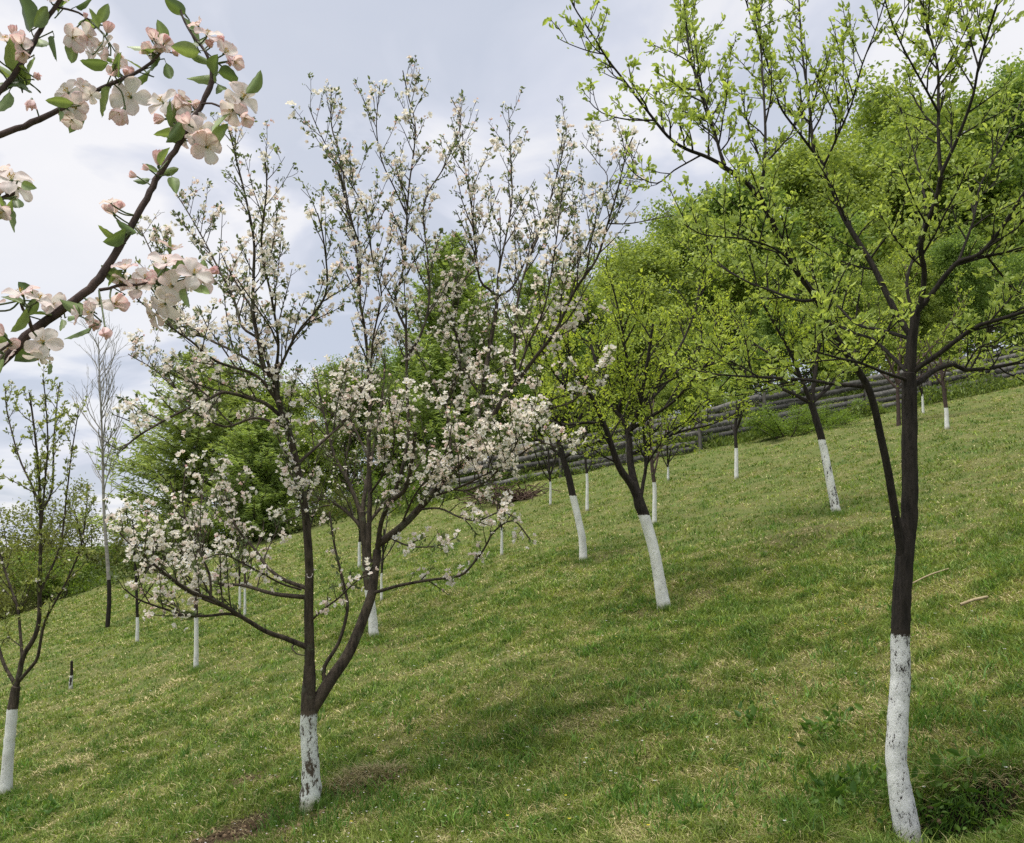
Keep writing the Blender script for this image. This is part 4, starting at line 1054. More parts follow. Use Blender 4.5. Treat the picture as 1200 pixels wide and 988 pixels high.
from mathutils import Matrix, Quaternion
def put(me, name, pos, axis, size, parent, spin=None, zaxis=True):
    o = bpy.data.objects.new(name, me); C.objects.link(o); o.parent = parent
    q = Vector(axis).to_track_quat('Z' if zaxis else 'X', 'Y')
    q = q @ Quaternion((0, 0, 1) if zaxis else (1, 0, 0), rf.uniform(0, 6.28) if spin is None else spin)
    o.location = Vector(np.asarray(pos) - nb); o.rotation_mode = 'QUATERNION'; o.rotation_quaternion = q; o.scale = (size,) * 3
    return o
def stalk(o, pts, r):
    g = Geo(); g.tube(spline(np.array(pts), .008), r, 5, c=(.12, .16, .06))
    k = g.build('stalk', M['leaf_near'], None, nb, True); k.parent = o
    k.matrix_parent_inverse = (Matrix.Translation(Vector(nb)) @ Matrix.LocRotScale(o.location, o.rotation_quaternion, o.scale)).inverted()
def anchor(px, py):
    S = np.array(BR); j = int(np.argmin((S[:, 0] - px) ** 2 + (S[:, 1] - py) ** 2)); return S[j]
def img_dir(dx, dy, toward):
    """direction: dx right, dy up, toward = towards the viewer"""
    return unit(np.array([dx, -toward, dy]))
FL = [ # px, py, radius px, kind, dx, dy, toward
 (8, 47, 20, 3, -.2, .6, .5), (24, 50, 17, 5, .2, .6, .5), (86, 44, 20, 3, .7, -.4, .4), (120, 55, 20, 1, -.6, .2, .8), (140, 68, 17, 2, .7, .3, .3), (152, 113, 25, 1, .1, -.2, 1), (134, 88, 14, 5, -.2, .3, .6),
 (79, 107, 23, 4, -.3, .3, 1), (88, 126, 21, 2, .3, -.4, .9), (97, 104, 15, 3, .6, .5, .4), (192, 52, 17, 3, .5, .3, .5), (180, 44, 13, 5, -.1, .8, .3),
 (243, 39, 19, 2, .3, .6, .5), (264, 61, 20, 3, .6, .4, .5), (284, 114, 25, 0, .6, .15, .8), (287, 139, 16, 5, .5, -.5, .4), (190, 119, 22, 1, -.5, .4, .7), (214, 118, 17, 3, .5, .6, .4),
 (221, 143, 23, 0, .1, .1, 1), (234, 155, 22, 1, .5, -.1, .9), (243, 172, 22, 2, .6, -.5, .6), (133, 250, 18, 5, -.1, .9, .3),
 (194, 306, 21, 2, 0, .7, .6), (228, 320, 22, 1, .5, .4, .7), (239, 330, 17, 3, .7, .0, .5), (201, 335, 22, 0, .1, -.1, 1), (192, 357, 22, 4, -.2, -.5, .8), (160, 336, 19, 2, .1, .4, .8), (146, 314, 18, 3, -.1, .8, .4),
 (117, 354, 22, 4, .1, .4, .9), (106, 366, 18, 2, -.5, -.1, .8), (25, 343, 22, 2, -.3, .8, .4), (45, 350, 20, 1, .5, .7, .4), (50, 401, 24, 4, .15, .1, 1), (11, 412, 20, 3, -.4, .1, .8), (3, 392, 16, 5, -.4, .6, .4),
 (13, 209, 27, 4, .3, .5, .7), (22, 220, 20, 1, .7, .1, .4), (3, 248, 16, 2, 0, -.8, .4), (-6, 200, 20, 1, -.4, .6, .4), (176, 60, 15, 5, -.4, .1, .5), (-10, 360, 20, 2, -.3, .5, .6), (60, -6, 20, 1, .3, .6, .5), (-14, 60, 20, 2, -.5, .4, .5)]
for i, (px, py, rad, kind, dx, dy, tw) in enumerate(list(FL)):      # companions in each cluster
    if i % 8 == 7: continue
    t = rf.random() * 6.28; FL.append((px + rad * .85 * math.cos(t), py - rad * .75 * math.sin(t), rad * rf.uniform(.7, .95), [3, 5, 2, 1, 3, 5][i % 6], .8 * math.cos(t), .8 * math.sin(t), rf.uniform(.1, .7)))
for (px, py, rad, kind, dx, dy, tw) in FL:
    a = anchor(px, py); d = a[2] + rf.uniform(-.035, .02)
    P = at(px, py, d); ax = unit(img_dir(dx, dy, tw) + rf.normal(size=3) * .15); s = rad * d / F * .93
    o = put(OPEN[kind], 'blossom', P - ax * s * .15, ax, s, near)
    put(STA[kind % 2], 'stamens', (0, 0, 0), (0, 0, 1), 1, o).location = (0, 0, 0)
    put(CAL, 'calyx', (0, 0, 0), (0, 0, 1), 1, o).location = (0, 0, 0)
    A0 = at(a[0], a[1], a[2]); E = P - ax * s * .3
    stalk(o, [A0, A0 * .5 + E * .5 - ax * s * .3, E], .0012)
BU = [(127, 33, 11, 0, .3, 1, .2), (150, 87, 11, 0, .2, .4, .6), (37, 122, 12, 1, .2, -.9, .3), (178, 41, 10, 0, 0, 1, .3), (256, 46, 8, 2, .8, .2, .3), (246, 52, 9, 0, .3, .1, .8), (269, 72, 10, 2, .5, -.3, .6), (187, 139, 11, 1, -.6, -.2, .5),
      (233, 174, 12, 0, -.2, -.6, .6), (186, 186, 14, 0, .1, .9, .3), (156, 205, 8, 1, -.8, .3, .3), (112, 380, 13, 1, -.2, -.5, .7), (123, 388, 12, 1, .3, -.7, .5), (194, 47, 8, 2, .5, .7, .3), (205, 62, 8, 1, .8, -.2, .3), (100, 19, 5, 2, .1, .9, .2), (171, 197, 7, 1, -.7, .3, .3), (42, 90, 8, 0, .6, -.2, .4), (15, 36, 9, 0, 0, .9, .3), (139, 241, 9, 0, .5, .8, .2), (248, 318, 9, 2, .8, .2, .3), (129, 245, 9, 1, -.5, .6, .2)]
for (px, py, rad, kind, dx, dy, tw) in BU:
    a = anchor(px, py); d = a[2] + rf.uniform(-.03, .02); P = at(px, py, d); ax = unit(img_dir(dx, dy, tw)); s = rad * 1.35 * d / F
    o = put(BUD[kind], 'bud', P - ax * s * .5, ax, s, near)
    put(CAL, 'calyx', (0, 0, 0), (0, 0, 1), 1, o).location = (0, 0, 0)
    A0 = at(a[0], a[1], a[2]); E = P - ax * s * .6
    stalk(o, [A0, A0 * .5 + E * .5 - ax * s * .2, E], .0011)
LF = [ # px, py (centre), length px, dx, dy, toward
 (30, 14, 44, -.5, .8, .2), (48, 20, 34, .2, .9, -.3), (49, 49, 32, .5, -.5, .5), (66, 57, 30, .2, -.9, .1), (121, 15, 24, .3, .9, .3), (109, 22, 24, -.4, .7, .3), (104, 30, 22, -.9, -.1, .4), (110, 73, 30, -.9, .0, .3), (138, 73, 24, .3, .4, .8), (125, 120, 38, -.1, -.9, .3), (69, 136, 18, .1, -.9, .3),
 (89, 142, 34, .2, -.9, .4), (12, 82, 46, -.5, .3, .8), (20, 66, 40, .0, .8, .6), (24, 100, 40, .8, -.3, .5), (3, 120, 36, -.2, -.9, .3), (37, 77, 26, .3, -.8, .4), (8, 95, 36, -.7, -.2, .6), (28, 88, 30, .6, .3, .6), (168, 53, 34, -.95, .1, .3), (178, 62, 30, .5, -.2, .7), (167, 88, 36, -.2, -.7, .6), (198, 83, 24, .3, -.9, .2), (160, 78, 26, -.6, .4, .4),
 (205, 7, 26, -.7, .3, .5), (222, 33, 36, -.4, .8, .4), (233, 62, 36, -.9, .3, .5), (236, 88, 38, -.5, -.6, .8), (268, 88, 30, .7, -.4, .4), (259, 102, 28, .4, -.5, .6), (259, 144, 36, -.3, -.8, .6), (203, 134, 32, .1, .8, .6), (197, 156, 30, -.9, .0, .4), (208, 160, 26, -.4, -.4, .6), (217, 58, 30, -.8, -.3, .3), (252, 76, 28, .4, .3, .7), (216, 124, 22, .7, .5, .4),
 (176, 197, 18, -.8, .2, .4), (166, 210, 18, -.7, -.2, .5), (205, 216, 24, .4, -.9, .3), (198, 200, 24, .8, .2, .5), (194, 184, 24, .4, .8, .1), (135, 278, 32, -.3, -.6, .7), (148, 266, 24, -.6, .4, .5), (128, 272, 26, -.8, .1, .5), (191, 322, 28, -.5, .6, .6), (217, 350, 28, .1, -.9, .4), (238, 342, 28, .7, -.5, .4), (137, 355, 28, .0, -.7, .7), (175, 336, 26, .4, -.3, .7), (133, 321, 30, -.6, .5, .5), (208, 312, 26, .3, .8, .4),
 (91, 389, 30, -.9, -.3, .1), (88, 359, 30, -.9, .3, .3), (84, 370, 26, .6, -.1, .5), (21, 375, 32, -.3, -.8, .5), (47, 368, 28, .9, .1, .3), (38, 358, 24, .4, .7, .3), (56, 427, 34, .3, -.8, .5), (30, 417, 32, -.2, -.7, .7), (9, 232, 32, .9, -.2, .3), (2, 432, 24, -.1, -.9, .3), (4, 245, 28, -.3, -.8, .4), (20, 238, 24, .6, -.6, .4), (15, 352, 24, -.8, .3, .3), (-8, 225, 36, -.6, .5, .4), (75, 4, 26, .6, .7, .2), (-6, 390, 30, -.6, .3, .4), (70, 380, 20, .2, -.6, .5), (86, -2, 34, .9, .3, .3), (100, 2, 30, .9, .2, .2)]
for (px, py, rad, kind, dx, dy, tw) in FL[:44:2]:
    t = rf.random() * 6.28; LF.append((px + rad * .9 * math.cos(t), py - rad * .9 * math.sin(t), rf.uniform(22, 34), math.cos(t), math.sin(t), rf.uniform(-.2, .6)))
for i, (px, py, ln, dx, dy, tw) in enumerate(LF):
    a = anchor(px, py); d = a[2] + rf.uniform(-.03, .03); P = at(px, py, d); ax = unit(img_dir(dx, dy, tw) + rf.normal(size=3) * .1)
    s = ln * 1.12 * d / F
    o = put(LEAF[i % 7], 'leaf', P - ax * s * .5, ax, s, near, None, False)
    A0 = at(a[0], a[1], a[2]); E = P - ax * s * .75
    stalk(o, [A0, A0 * .5 + E * .5, E], .001)

# ================================================================== FENCE
rF = np.random.default_rng(4)
M['board'] = bark_mat('weathered board', (.04, .038, .036), (.155, .15, .14), 14, 1.0, .5)
_nt = M['board'].node_tree; _p = next(n for n in _nt.nodes if n.type == 'BSDF_PRINCIPLED'); _src = _p.inputs['Base Color'].links[0].from_socket
_oi = _nt.nodes.new('ShaderNodeObjectInfo'); _mr = N(_nt, 'ShaderNodeMapRange'); _mr.inputs[3].default_value = .55; _mr.inputs[4].default_value = 1.7
_hs = _nt.nodes.new('ShaderNodeHueSaturation'); _nt.links.new(_oi.outputs['Random'], _mr.inputs[0]); _nt.links.new(_mr.outputs[0], _hs.inputs['Value'])
_nt.links.new(_src, _hs.inputs['Color']); _nt.links.new(_hs.outputs[0], _p.inputs['Base Color'])
M['post'] = bark_mat('weathered post', (.05, .045, .04), (.17, .16, .145), 14, .3, .5)
FPX = [(505, 590), (600, 571), (690, 553), (775, 536), (860, 519), (930, 504), (1000, 490), (1065, 477), (1130, 464), (1190, 452), (1260, 438)]
FP = np.array([base_at(*q) for q in FPX])
line = spline(FP, .1); s = arclen(line)
npost = int(s[-1] / 2.1) + 1
ip = [int(np.argmin(np.abs(s - x))) for x in np.linspace(0, s[-1], npost)]
posts = line[ip]; posts[:, 2] = H(posts[:, 0], posts[:, 1])
fence = thing('board_fence', 'weathered grey fence of rough horizontal boards climbing along the top of the meadow', 'fence', posts[0])
hgt = 1.22
for p in posts:
    g = Geo(); t = rF.normal(size=2) * .03; w = .055
    g.tube(np.array([p - [0, 0, .1], p + [t[0] * .5, t[1] * .5, hgt * .5], p + [t[0], t[1], hgt * rF.uniform(.98, 1.1)]]), [w, w * .95, w * .9], 7)
    g.build('post', M['post'], fence, posts[0])
for a, b in zip(posts[:-1], posts[1:]):
    u = b - a; L = np.linalg.norm(u); ud = u / L; nrm = unit(np.cross(ud, [0, 0, 1.])); up = np.array([0, 0, 1.0])
    step = rF.uniform(-.04, .07)
    for k in range(6):
        z = .07 + k * .195 + step + rF.normal() * .012; hh = rF.uniform(.145, .185); tilt = rF.normal() * .022
        if rF.random() < .04: continue
        o = a - ud * rF.uniform(0, .07) - nrm * (.075 + .0 * k) + up * z + nrm * 0
        g = Geo(); n = 7
        xs = np.linspace(0, L + rF.uniform(.02, .10), n)
        lo = rF.normal(size=n) * .008; hi = rF.normal(size=n) * .010
        for q in range(n - 1):
            pass
        th = .022
        bot = np.array([o + ud * x + up * (tilt * x + l_) for x, l_ in zip(xs, lo)]); top = np.array([o + ud * x + up * (tilt * x + hh + h_) for x, h_ in zip(xs, hi)])
        V = np.stack([bot, bot - nrm * th, top - nrm * th, top], 1).reshape(-1, 3)
        i = np.arange(n - 1)[:, None] * 4; j = np.arange(4)[None, :]; j2 = (j + 1) % 4
        f = np.stack([i + j, i + j2, i + 4 + j2, i + 4 + j], -1).reshape(-1, 4)
        f = np.vstack([f, [[3, 2, 1, 0]], [[(n - 1) * 4, (n - 1) * 4 + 1, (n - 1) * 4 + 2, (n - 1) * 4 + 3]]])
        g.add(V, f); g.build('board', M['board'], fence, posts[0])

# ================================================================== WOOD BEHIND
def poly(p0, d, L, n, rng, up, wob):
    c = [np.asarray(p0, float)]; d = unit(d)
    for _ in range(n - 1):
        d = unit(d + np.array([0, 0, up]) / n + rng.normal(size=3) * wob); c.append(c[-1] + d * L / (n - 1))
    return np.array(c), d
def forest_tree(seed, h=10, crown0=.12, n_leaf=52000, ca=(.13, .20, .05), cb=(.38, .49, .11), leaf=.13, wid=.42, name='leafy_tree'):
    rng = np.random.default_rng(seed); wood = Geo(); P = []; T_ = []
    tr, _ = poly([0, 0, -.3], [0, 0, 1], h * .92, 10, rng, .3, .05)
    rt = np.linspace(.017 * h, .002 * h, 10); g0 = Geo(); g0.tube(tr, rt, 8)
    nl = 30
    for q in range(nl):
        f = crown0 + (.97 - crown0) * ((q + rng.random()) / nl); j = min(int(f * 9), 8); k = f * 9 - j
        p = tr[j] + (tr[j + 1] - tr[j]) * k
        az = rng.random() * 2 * PI; e = rng.uniform(.1, .9) + f * .5
        L = h * wid * (1 - .75 * max(0, f - .35) / .65) * rng.uniform(.6, 1.1) * (.75 if f < .25 else 1)
        b, _ = poly(p, [math.cos(az), math.sin(az), e], L, 6, rng, .4, .12)
        wood.tube(b, np.linspace(.006 * h * (1.1 - f * .7), .0012 * h, 6), 5)
        for m in range(8):
            f2 = rng.uniform(.25, 1); j2 = min(int(f2 * 5), 4); p2 = b[j2] + (b[j2 + 1] - b[j2]) * (f2 * 5 - j2)
            d2 = unit(b[j2 + 1] - b[j2] + rng.normal(size=3) * .7)
            c, _ = poly(p2, d2, h * .11 * rng.uniform(.5, 1.3), 4, rng, .3, .15)
            wood.tube(c, np.linspace(.0018 * h, .0007 * h, 4), 4)
            for x in c[1:]: P.append(x); T_.append(rng.random())
    P = np.array(P); T_ = np.array(T_)
    k = n_leaf // len(P) + 1
    idx = np.repeat(np.arange(len(P)), k); n = len(idx)
    pos = P[idx] + rng.normal(size=(n, 3)) * h * .020 * np.array([1.1, 1.1, .8])
    d = unit(rng.normal(size=(n, 3)) + np.array([0, 0, -.1]))
    tone = T_[idx] * .55 + rng.random(n) * .45
    crown = Geo(); add_leaves(crown, pos, d, leaf * rng.uniform(.6, 1.3, n), .62, rng, mixcol(ca, cb, tone), .3, False)
    return [('trunk', g0, 'bark_wood'), ('branches', wood, 'bark_wood'), ('crown', crown, 'forest_leaf')]
def larch(seed, h=9, ca=(.18, .25, .08), cb=(.47, .57, .18), wid=.26, droop=-.12, dens=1.0, nw=34, z0=.05, seg=.30):
    rng = np.random.default_rng(seed); wood = Geo(); crown = Geo(); g0 = Geo()
    tr, _ = poly([0, 0, -.3], [0, 0, 1], h + .3, 12, rng, .3, .012); g0.tube(tr, np.linspace(.010 * h, .0015 * h, 12), 8)
    pos, dr, tn = [], [], []
    for w in range(nw):
        f = z0 + (.985 - z0) * ((w + rng.random() * .7) / nw)
        for q in range(rng.integers(5, 8)):
            az = rng.random() * 2 * PI; L = h * wid * (1 - f ** 2.4) ** .85 * rng.uniform(.65, 1.12) + .12
            j = min(int(f * 11), 10); p = tr[j] + (tr[j + 1] - tr[j]) * (f * 11 - j)
            b, _ = poly(p, [math.cos(az), math.sin(az), droop + .35 * f], L, 7, rng, .45, .05)
            wood.tube(b, np.linspace(.0035 * h * (1.1 - f), .0008 * h, 7), 4)
            tone = rng.random()
            m = max(3, int(L / .13))
            for x in range(m):
                g_ = (x + rng.random()) / m; j2 = min(int(g_ * 6), 5); p2 = b[j2] + (b[j2 + 1] - b[j2]) * (g_ * 6 - j2); t = unit(b[j2 + 1] - b[j2])
                sd = unit(np.cross(t, [0, 0, 1])) * (1 if x % 2 else -1)
                l2 = seg * (1.15 - g_) * rng.uniform(.5, 1.3) * (L / 1.5) ** .5 + .05
                e2 = unit(t * .6 + sd + np.array([0, 0, rng.uniform(-.35, .05)]))
                for y in range(int((3 + 4 * dens) * max(1, l2 / .25))):
                    k = rng.random()
                    pos.append(p2 + e2 * l2 * k + rng.normal(size=3) * .025); dr.append(e2 + rng.normal(size=3) * .55 + np.array([0, 0, -.1])); tn.append(tone * .5 + rng.random() * .5)
    pos = np.array(pos); dr = unit(np.array(dr)); tn = np.array(tn)
    add_leaves(crown, pos, dr, .17 * rng.uniform(.6, 1.4, len(pos)), .27, rng, mixcol(ca, cb, tn), .2, False)
    print('larch leaves', len(pos))
    return [('trunk', g0, 'bark_wood'), ('branches', wood, 'bark_wood'), ('crown', crown, 'needle')]
def bush(seed, h=3.0, n_leaf=9000, ca=(.10, .12, .035), cb=(.27, .31, .08), leaf=.08, r=1.3):
    rng = np.random.default_rng(seed); wood = Geo(); P = []
    for q in range(16):
        az = rng.random() * 2 * PI; e = rng.uniform(.5, 2.5)
        b, _ = poly(np.array([math.cos(az), math.sin(az), 0]) * .2 * r, [math.cos(az), math.sin(az), e], h * rng.uniform(.55, 1.05), 7, rng, .2, .12)
        wood.tube(b, np.linspace(.03, .006, 7), 5)
        for m in range(9):
            f2 = rng.uniform(.15, 1); j2 = min(int(f2 * 6), 5); p2 = b[j2] + (b[j2 + 1] - b[j2]) * (f2 * 6 - j2)
            c, _ = poly(p2, rng.normal(size=3) + [0, 0, .5], h * .2 * rng.uniform(.5, 1.2), 4, rng, .2, .15); wood.tube(c, np.linspace(.008, .003, 4), 4)
            P += list(c[1:])
    P = np.array(P); k = n_leaf // len(P) + 1; idx = np.repeat(np.arange(len(P)), k); n = len(idx); tb = rng.random(len(P))
    pos = P[idx] + rng.normal(size=(n, 3)) * h * .04; pos[:, 2] = np.maximum(pos[:, 2], .03)
    crown = Geo(); add_leaves(crown, pos, unit(rng.normal(size=(n, 3))), leaf * rng.uniform(.6, 1.3, n), .55, rng, mixcol(ca, cb, tb[idx] * .5 + rng.random(n) * .5), .3, False)
    return [('branches', wood, 'bark_wood'), ('foliage', crown, 'forest_leaf')]
class Proto:
    def __init__(self, parts):
        self.parts = [(n, proto(g, n, M[m], n != 'crown' and n != 'foliage')) for n, g, m in parts]
        zs = []
        for n, me in self.parts:
            co = np.empty(len(me.vertices) * 3, np.float32); me.vertices.foreach_get('co', co); zs.append(co.reshape(-1, 3)[:, 2].max())
        self.h = max(zs)
    def place(self, name, label, cat, px, d, top_py, group, rot, xs=1.0, sink=0.0):
        P = at(px, 640.0, d); x, y = P[0], P[1]; z = float(H(np.array([x]), np.array([y]))[0]) - sink
        zt = at(px, top_py, d)[2]; s = max(.5, (zt - z)) / self.h
        r = thing(name, label, cat, (x, y, z), group)
        for n, me in self.parts:
            o = bpy.data.objects.new(n, me); C.objects.link(o); o.parent = r
        r.rotation_euler = (0, 0, rot); r.scale = (s * xs, s * xs, s)
        return r
D1 = Proto(forest_tree(301)); D2 = Proto(forest_tree(302, crown0=.08, wid=.36, ca=(.15, .22, .055), cb=(.44, .54, .13))); D3 = Proto(forest_tree(303, wid=.5, crown0=.1, ca=(.10, .18, .05), cb=(.33, .46, .11)))
L1 = Proto(larch(311, 9, wid=.30, droop=.12, nw=36, dens=1.7)); L2 = Proto(larch(312, 10, (.17, .25, .07), (.43, .55, .17), .24, .35, 2.9, 46))
B1 = Proto(bush(321)); B2 = Proto(bush(322, 2.4, 9000, (.08, .14, .025), (.24, .36, .06), .08))
GW = 'trees of the wood above the fence'
W = [ # proto, px, depth, top py, xs, label
 (D3, 645, 31, 380, 1.2, 'low broadleaf tree at the downhill end of the wood, above the low fence end'),
 (D1, 700, 33, 315, 1.15, 'broadleaf tree at the sky line just right of the blossoming tree'),
 (D2, 770, 36, 268, 1.2, 'broadleaf tree at the sky line where the wood first rises above the fence'),
 (D1, 850, 40, 228, 1.2, 'rounded broadleaf tree on the sky line behind the low boughs of the dark-barked tree'),
 (D3, 930, 44, 205, 1.2, 'broadleaf tree on the sky line seen between the two lower limbs of the dark-barked tree'),
 (D2, 1010, 47, 150, 1.2, 'tall broadleaf tree behind the big slanting limb of the dark-barked tree'),
 (D1, 1090, 50, 112, 1.2, 'tall broadleaf tree high on the slope straight behind the dark trunk'),
 (D3, 1170, 52, 84, 1.2, 'tallest broadleaf tree of the wood, high on the slope by the picture edge'),
 (D2, 1260, 54, 55, 1.0, 'broadleaf tree of the wood at the very edge of the picture, uphill of all others'),
 (D2, 690, 30.5, 440, 1.1, 'low bushy tree directly behind the fence panels by the three-stemmed tree'),
 (D1, 800, 31, 395, 1.1, 'low bushy tree directly behind the middle fence panels'),
 (D3, 900, 32, 355, 1.0, 'low bushy tree directly behind the fence above the long leaning white trunk'),
 (D1, 1000, 33, 320, 1.05, 'low bushy tree directly behind the fence beside the dark second stem'),
 (D2, 1090, 33, 285, 1.05, 'low bushy tree directly behind the fence and the dark trunk'),
 (D3, 1180, 33, 265, 1.0, 'low bushy tree directly behind the topmost fence panels'),
 (D3, 1270, 34, 240, 1.0, 'low bushy tree behind the fence at the edge of the picture'),
 (D1, 590, 36, 385, 1.3, 'broadleaf tree filling the gap between the dark green conifer and the wood'),
 (D2, 745, 44, 300, 1.0, 'broadleaf tree in the second row of the wood, over the round-headed orchard tree'),
 (D3, 880, 52, 225, 1.0, 'broadleaf tree in the second row of the wood, over the leaning orchard tree'),
 (D2, 970, 58, 175, 1.2, 'broadleaf tree deep in the wood, seen between the two upper limbs of the dark-barked tree'),
 (D1, 1130, 62, 92, 1.2, 'broadleaf tree deep in the wood behind the right-hand upright limb of the dark-barked tree'),
 (D3, 810, 48, 250, 1.2, 'broadleaf tree deep in the wood where its sky line climbs most steeply'),
 (D1, 1060, 60, 135, 1.2, 'broadleaf tree deep in the wood, seen over the dark-barked tree fork'),
 (D2, 330, 34, 440, 1.3, 'olive-green broadleaf tree behind the upright stem of the blossoming tree'),
 (D1, 415, 33, 425, 1.4, 'broadleaf tree behind the middle of the blossoming tree, beside the conifer'),
 (D1, 265, 36, 425, 1.4, 'rounded broadleaf tree between the feathery conifer and the upright stem of the blossoming tree'),
 (D3, 375, 37, 430, 1.4, 'rounded broadleaf tree behind the crossing branch of the blossoming tree'),
 (D2, 555, 38, 345, 1.3, 'rounded broadleaf tree half hidden by the tall deep green conifer'),
 (D3, 480, 34, 395, 1.3, 'rounded broadleaf tree just left of the tall deep green conifer'),
 (D2, 470, 37, 430, 1.3, 'broadleaf tree behind the thick right limb of the blossoming tree'),
 (B1, 30, 36, 572, 1.2, 'low grey-green tree beyond the meadow at its lowest edge, behind the narrow upright fruit tree'),
 (B1, 100, 38, 555, 1.2, 'low grey-green tree beyond the meadow behind the bare tree'),
 (B1, -50, 34, 580, 1.2, 'low grey-green tree beyond the meadow at the picture edge'),
]
rw = np.random.default_rng(8)
for (p, px, d, ty, xs, lab) in W:
    p.place('leafy_tree', lab, 'tree', px, d, ty, GW if px > 560 else 'trees beyond the low meadow edge', rw.uniform(0, 6), xs)
L1.place('conifer_tree', 'feathery light green conifer with airy layered boughs left of the blossoming tree', 'conifer', 210, 31, 405, 'conifers beyond the meadow', 1.0, 1.4)
L2.place('conifer_tree', 'dense low green conifer with a dark shaded foot behind the low blossoming boughs', 'conifer', 298, 28.5, 470, 'conifers beyond the meadow', 2.2, 1.8)
L2.place('conifer_tree', 'tall dense deep green conifer rising behind the middle of the blossoming tree', 'conifer', 530, 31, 272, 'conifers beyond the meadow', 4.0, 1.3)
L2.place('conifer_tree', 'shorter conifer close beside the tall deep green one, nearer the wood', 'conifer', 625, 35, 310, 'conifers beyond the meadow', .4, 1.15)
BG = 'bushes round the meadow edge'
BU_ = [(B1, 15, 28, 640, 1.3, 'olive bush at the lowest corner of the meadow behind the narrow fruit tree'), (B2, 75, 29, 632, 1.3, 'green bush just left of the bare tree foot'), (B1, 165, 30, 622, 1.2, 'olive bush just right of the bare tree foot'),
       (B2, 245, 29.5, 600, 1.2, 'green bush under the feathery conifer'), (B1, 390, 29, 560, 1.2, 'olive bush seen between the stems of the blossoming tree'), (B2, 470, 28.5, 530, 1.2, 'green bush behind the thick limb of the blossoming tree, near the low fence end'),
       (B2, 925, 23.5, 470, 1.9, 'bright green bush standing in front of the fence beside the leaning white trunk'), (B2, 975, 23.6, 466, 1.6, 'small green bush in front of the fence, right of the larger bright bush'),
       (B1, -60, 28, 650, 1.3, 'olive bush at the picture edge, lowest of all'), (B2, 560, 29, 520, 1.2, 'green bush behind the lowest fence boards')]
for (p, px, d, ty, xs, lab) in BU_:
    p.place('bush', lab, 'bush', px, d, ty, BG, rw.uniform(0, 6), xs)
# undergrowth that closes the foot of the wood
g = Geo(); n = 60000
x = rw.uniform(-34, 42, n); e = np.interp(x, EDGE[:, 0], EDGE[:, 1]); y = e + .5 + np.abs(rw.normal(size=n)) * 6
ok = fbm(x / 1.4, y / 1.4, 3, 3) > .42; x = x[ok]; y = y[ok]; n = len(x)
z = H(x, y) + rw.random(n) ** 1.5 * 1.1 * fbm(x / 2, y / 2, 8, 2) * 1.6
add_leaves(g, np.stack([x, y, z], -1), unit(rw.normal(size=(n, 3)) + [0, 0, .5]), .11 * rw.uniform(.6, 1.4, n), .5, rw, mixcol((.035, .06, .015), (.12, .17, .035), rw.random(n)), .3, False)
n = 16000; x = rw.uniform(FP[0, 0] - 1, FP[-1, 0], n); y = np.interp(x, EDGE[:, 0], EDGE[:, 1]) - .05 - np.abs(rw.normal(size=n)) * .28
z = H(x, y) + rw.random(n) ** 1.4 * .55 * np.clip(fbm(x / 1.1, y / 1.1, 15, 3) * 3 - 1.1, .08, 1.3)
add_leaves(g, np.stack([x, y, z], -1), unit(rw.normal(size=(n, 3)) * [.6, .6, .4] + [0, 0, .9]), .13 * rw.uniform(.5, 1.4, n), .3, rw, mixcol((.07, .12, .025), (.24, .32, .07), rw.random(n)), .3, False)
tag(g.build('undergrowth', M['forest_leaf']), kind='stuff')

# brushwood heap by the low end of the fence
p = base_at(598, 588); bh = thing('brush_pile', 'low reddish brown heap of cut brushwood below the low end of the fence', 'brush pile', p)
g = Geo()
for _ in range(260):
    a = rw.random() * PI; c = p + np.array([rw.normal() * .45, rw.normal() * .25, abs(rw.normal()) * .14]); L = rw.uniform(.3, 1.1); d = np.array([math.cos(a), math.sin(a) * .5, rw.normal() * .3])
    g.tube(np.array([c - d * L / 2, c + rw.normal(size=3) * .05, c + d * L / 2]), [.012, .010, .005], 4)
M['brush'] = bark_mat('brushwood', (.035, .022, .016), (.12, .075, .055), 10, 1, .3)
tag(g.build('twigs', M['brush'], bh, p), kind='stuff')
M['stick'] = bark_mat('bleached stick', (.22, .17, .10), (.42, .35, .22), 20, 1, .4)
for (a, b, w, lab) in [((1068, 690), (1112, 672), .006, 'long thin bleached stick lying in the grass just right of the tall dark trunk'), ((1126, 715), (1158, 706), .010, 'short bleached stick lying in the grass, downhill of the long thin one')]:
    q0, q1 = base_at(*a), base_at(*b); mid = (q0 + q1) / 2; mid[2] = H(mid[0], mid[1]); up = np.array([0, 0, .035])
    g = Geo(); g.tube(spline(np.array([q0 + up, mid + up * 1.2, q1 + up]), .05), w, 6)
    tag(g.build('stick', M['stick'], None, mid, True), lab, 'stick', 'sticks in the grass')

# ================================================================== SKY, SUN, CAMERA
SUN_EL, SUN_AZ = math.radians(76), math.radians(250)      # azimuth clockwise from +Y: high, from the left, through thin cloud
w = bpy.data.worlds.new('World'); bpy.context.scene.world = w; w.use_nodes = True
nt = w.node_tree; nt.nodes.clear()
out = nt.nodes.new('ShaderNodeOutputWorld'); bg = N(nt, 'ShaderNodeBackground', Strength=.1)
sky = nt.nodes.new('ShaderNodeTexSky'); sky.sky_type = 'NISHITA'; sky.sun_disc = False; sky.sun_elevation = SUN_EL; sky.sun_rotation = SUN_AZ
tc = nt.nodes.new('ShaderNodeTexCoord')
sx = nt.nodes.new('ShaderNodeSeparateXYZ'); nt.links.new(tc.outputs['Generated'], sx.inputs[0])
zz = N(nt, 'ShaderNodeMath', _operation='ADD'); zz.inputs[1].default_value = .22; nt.links.new(sx.outputs[2], zz.inputs[0])
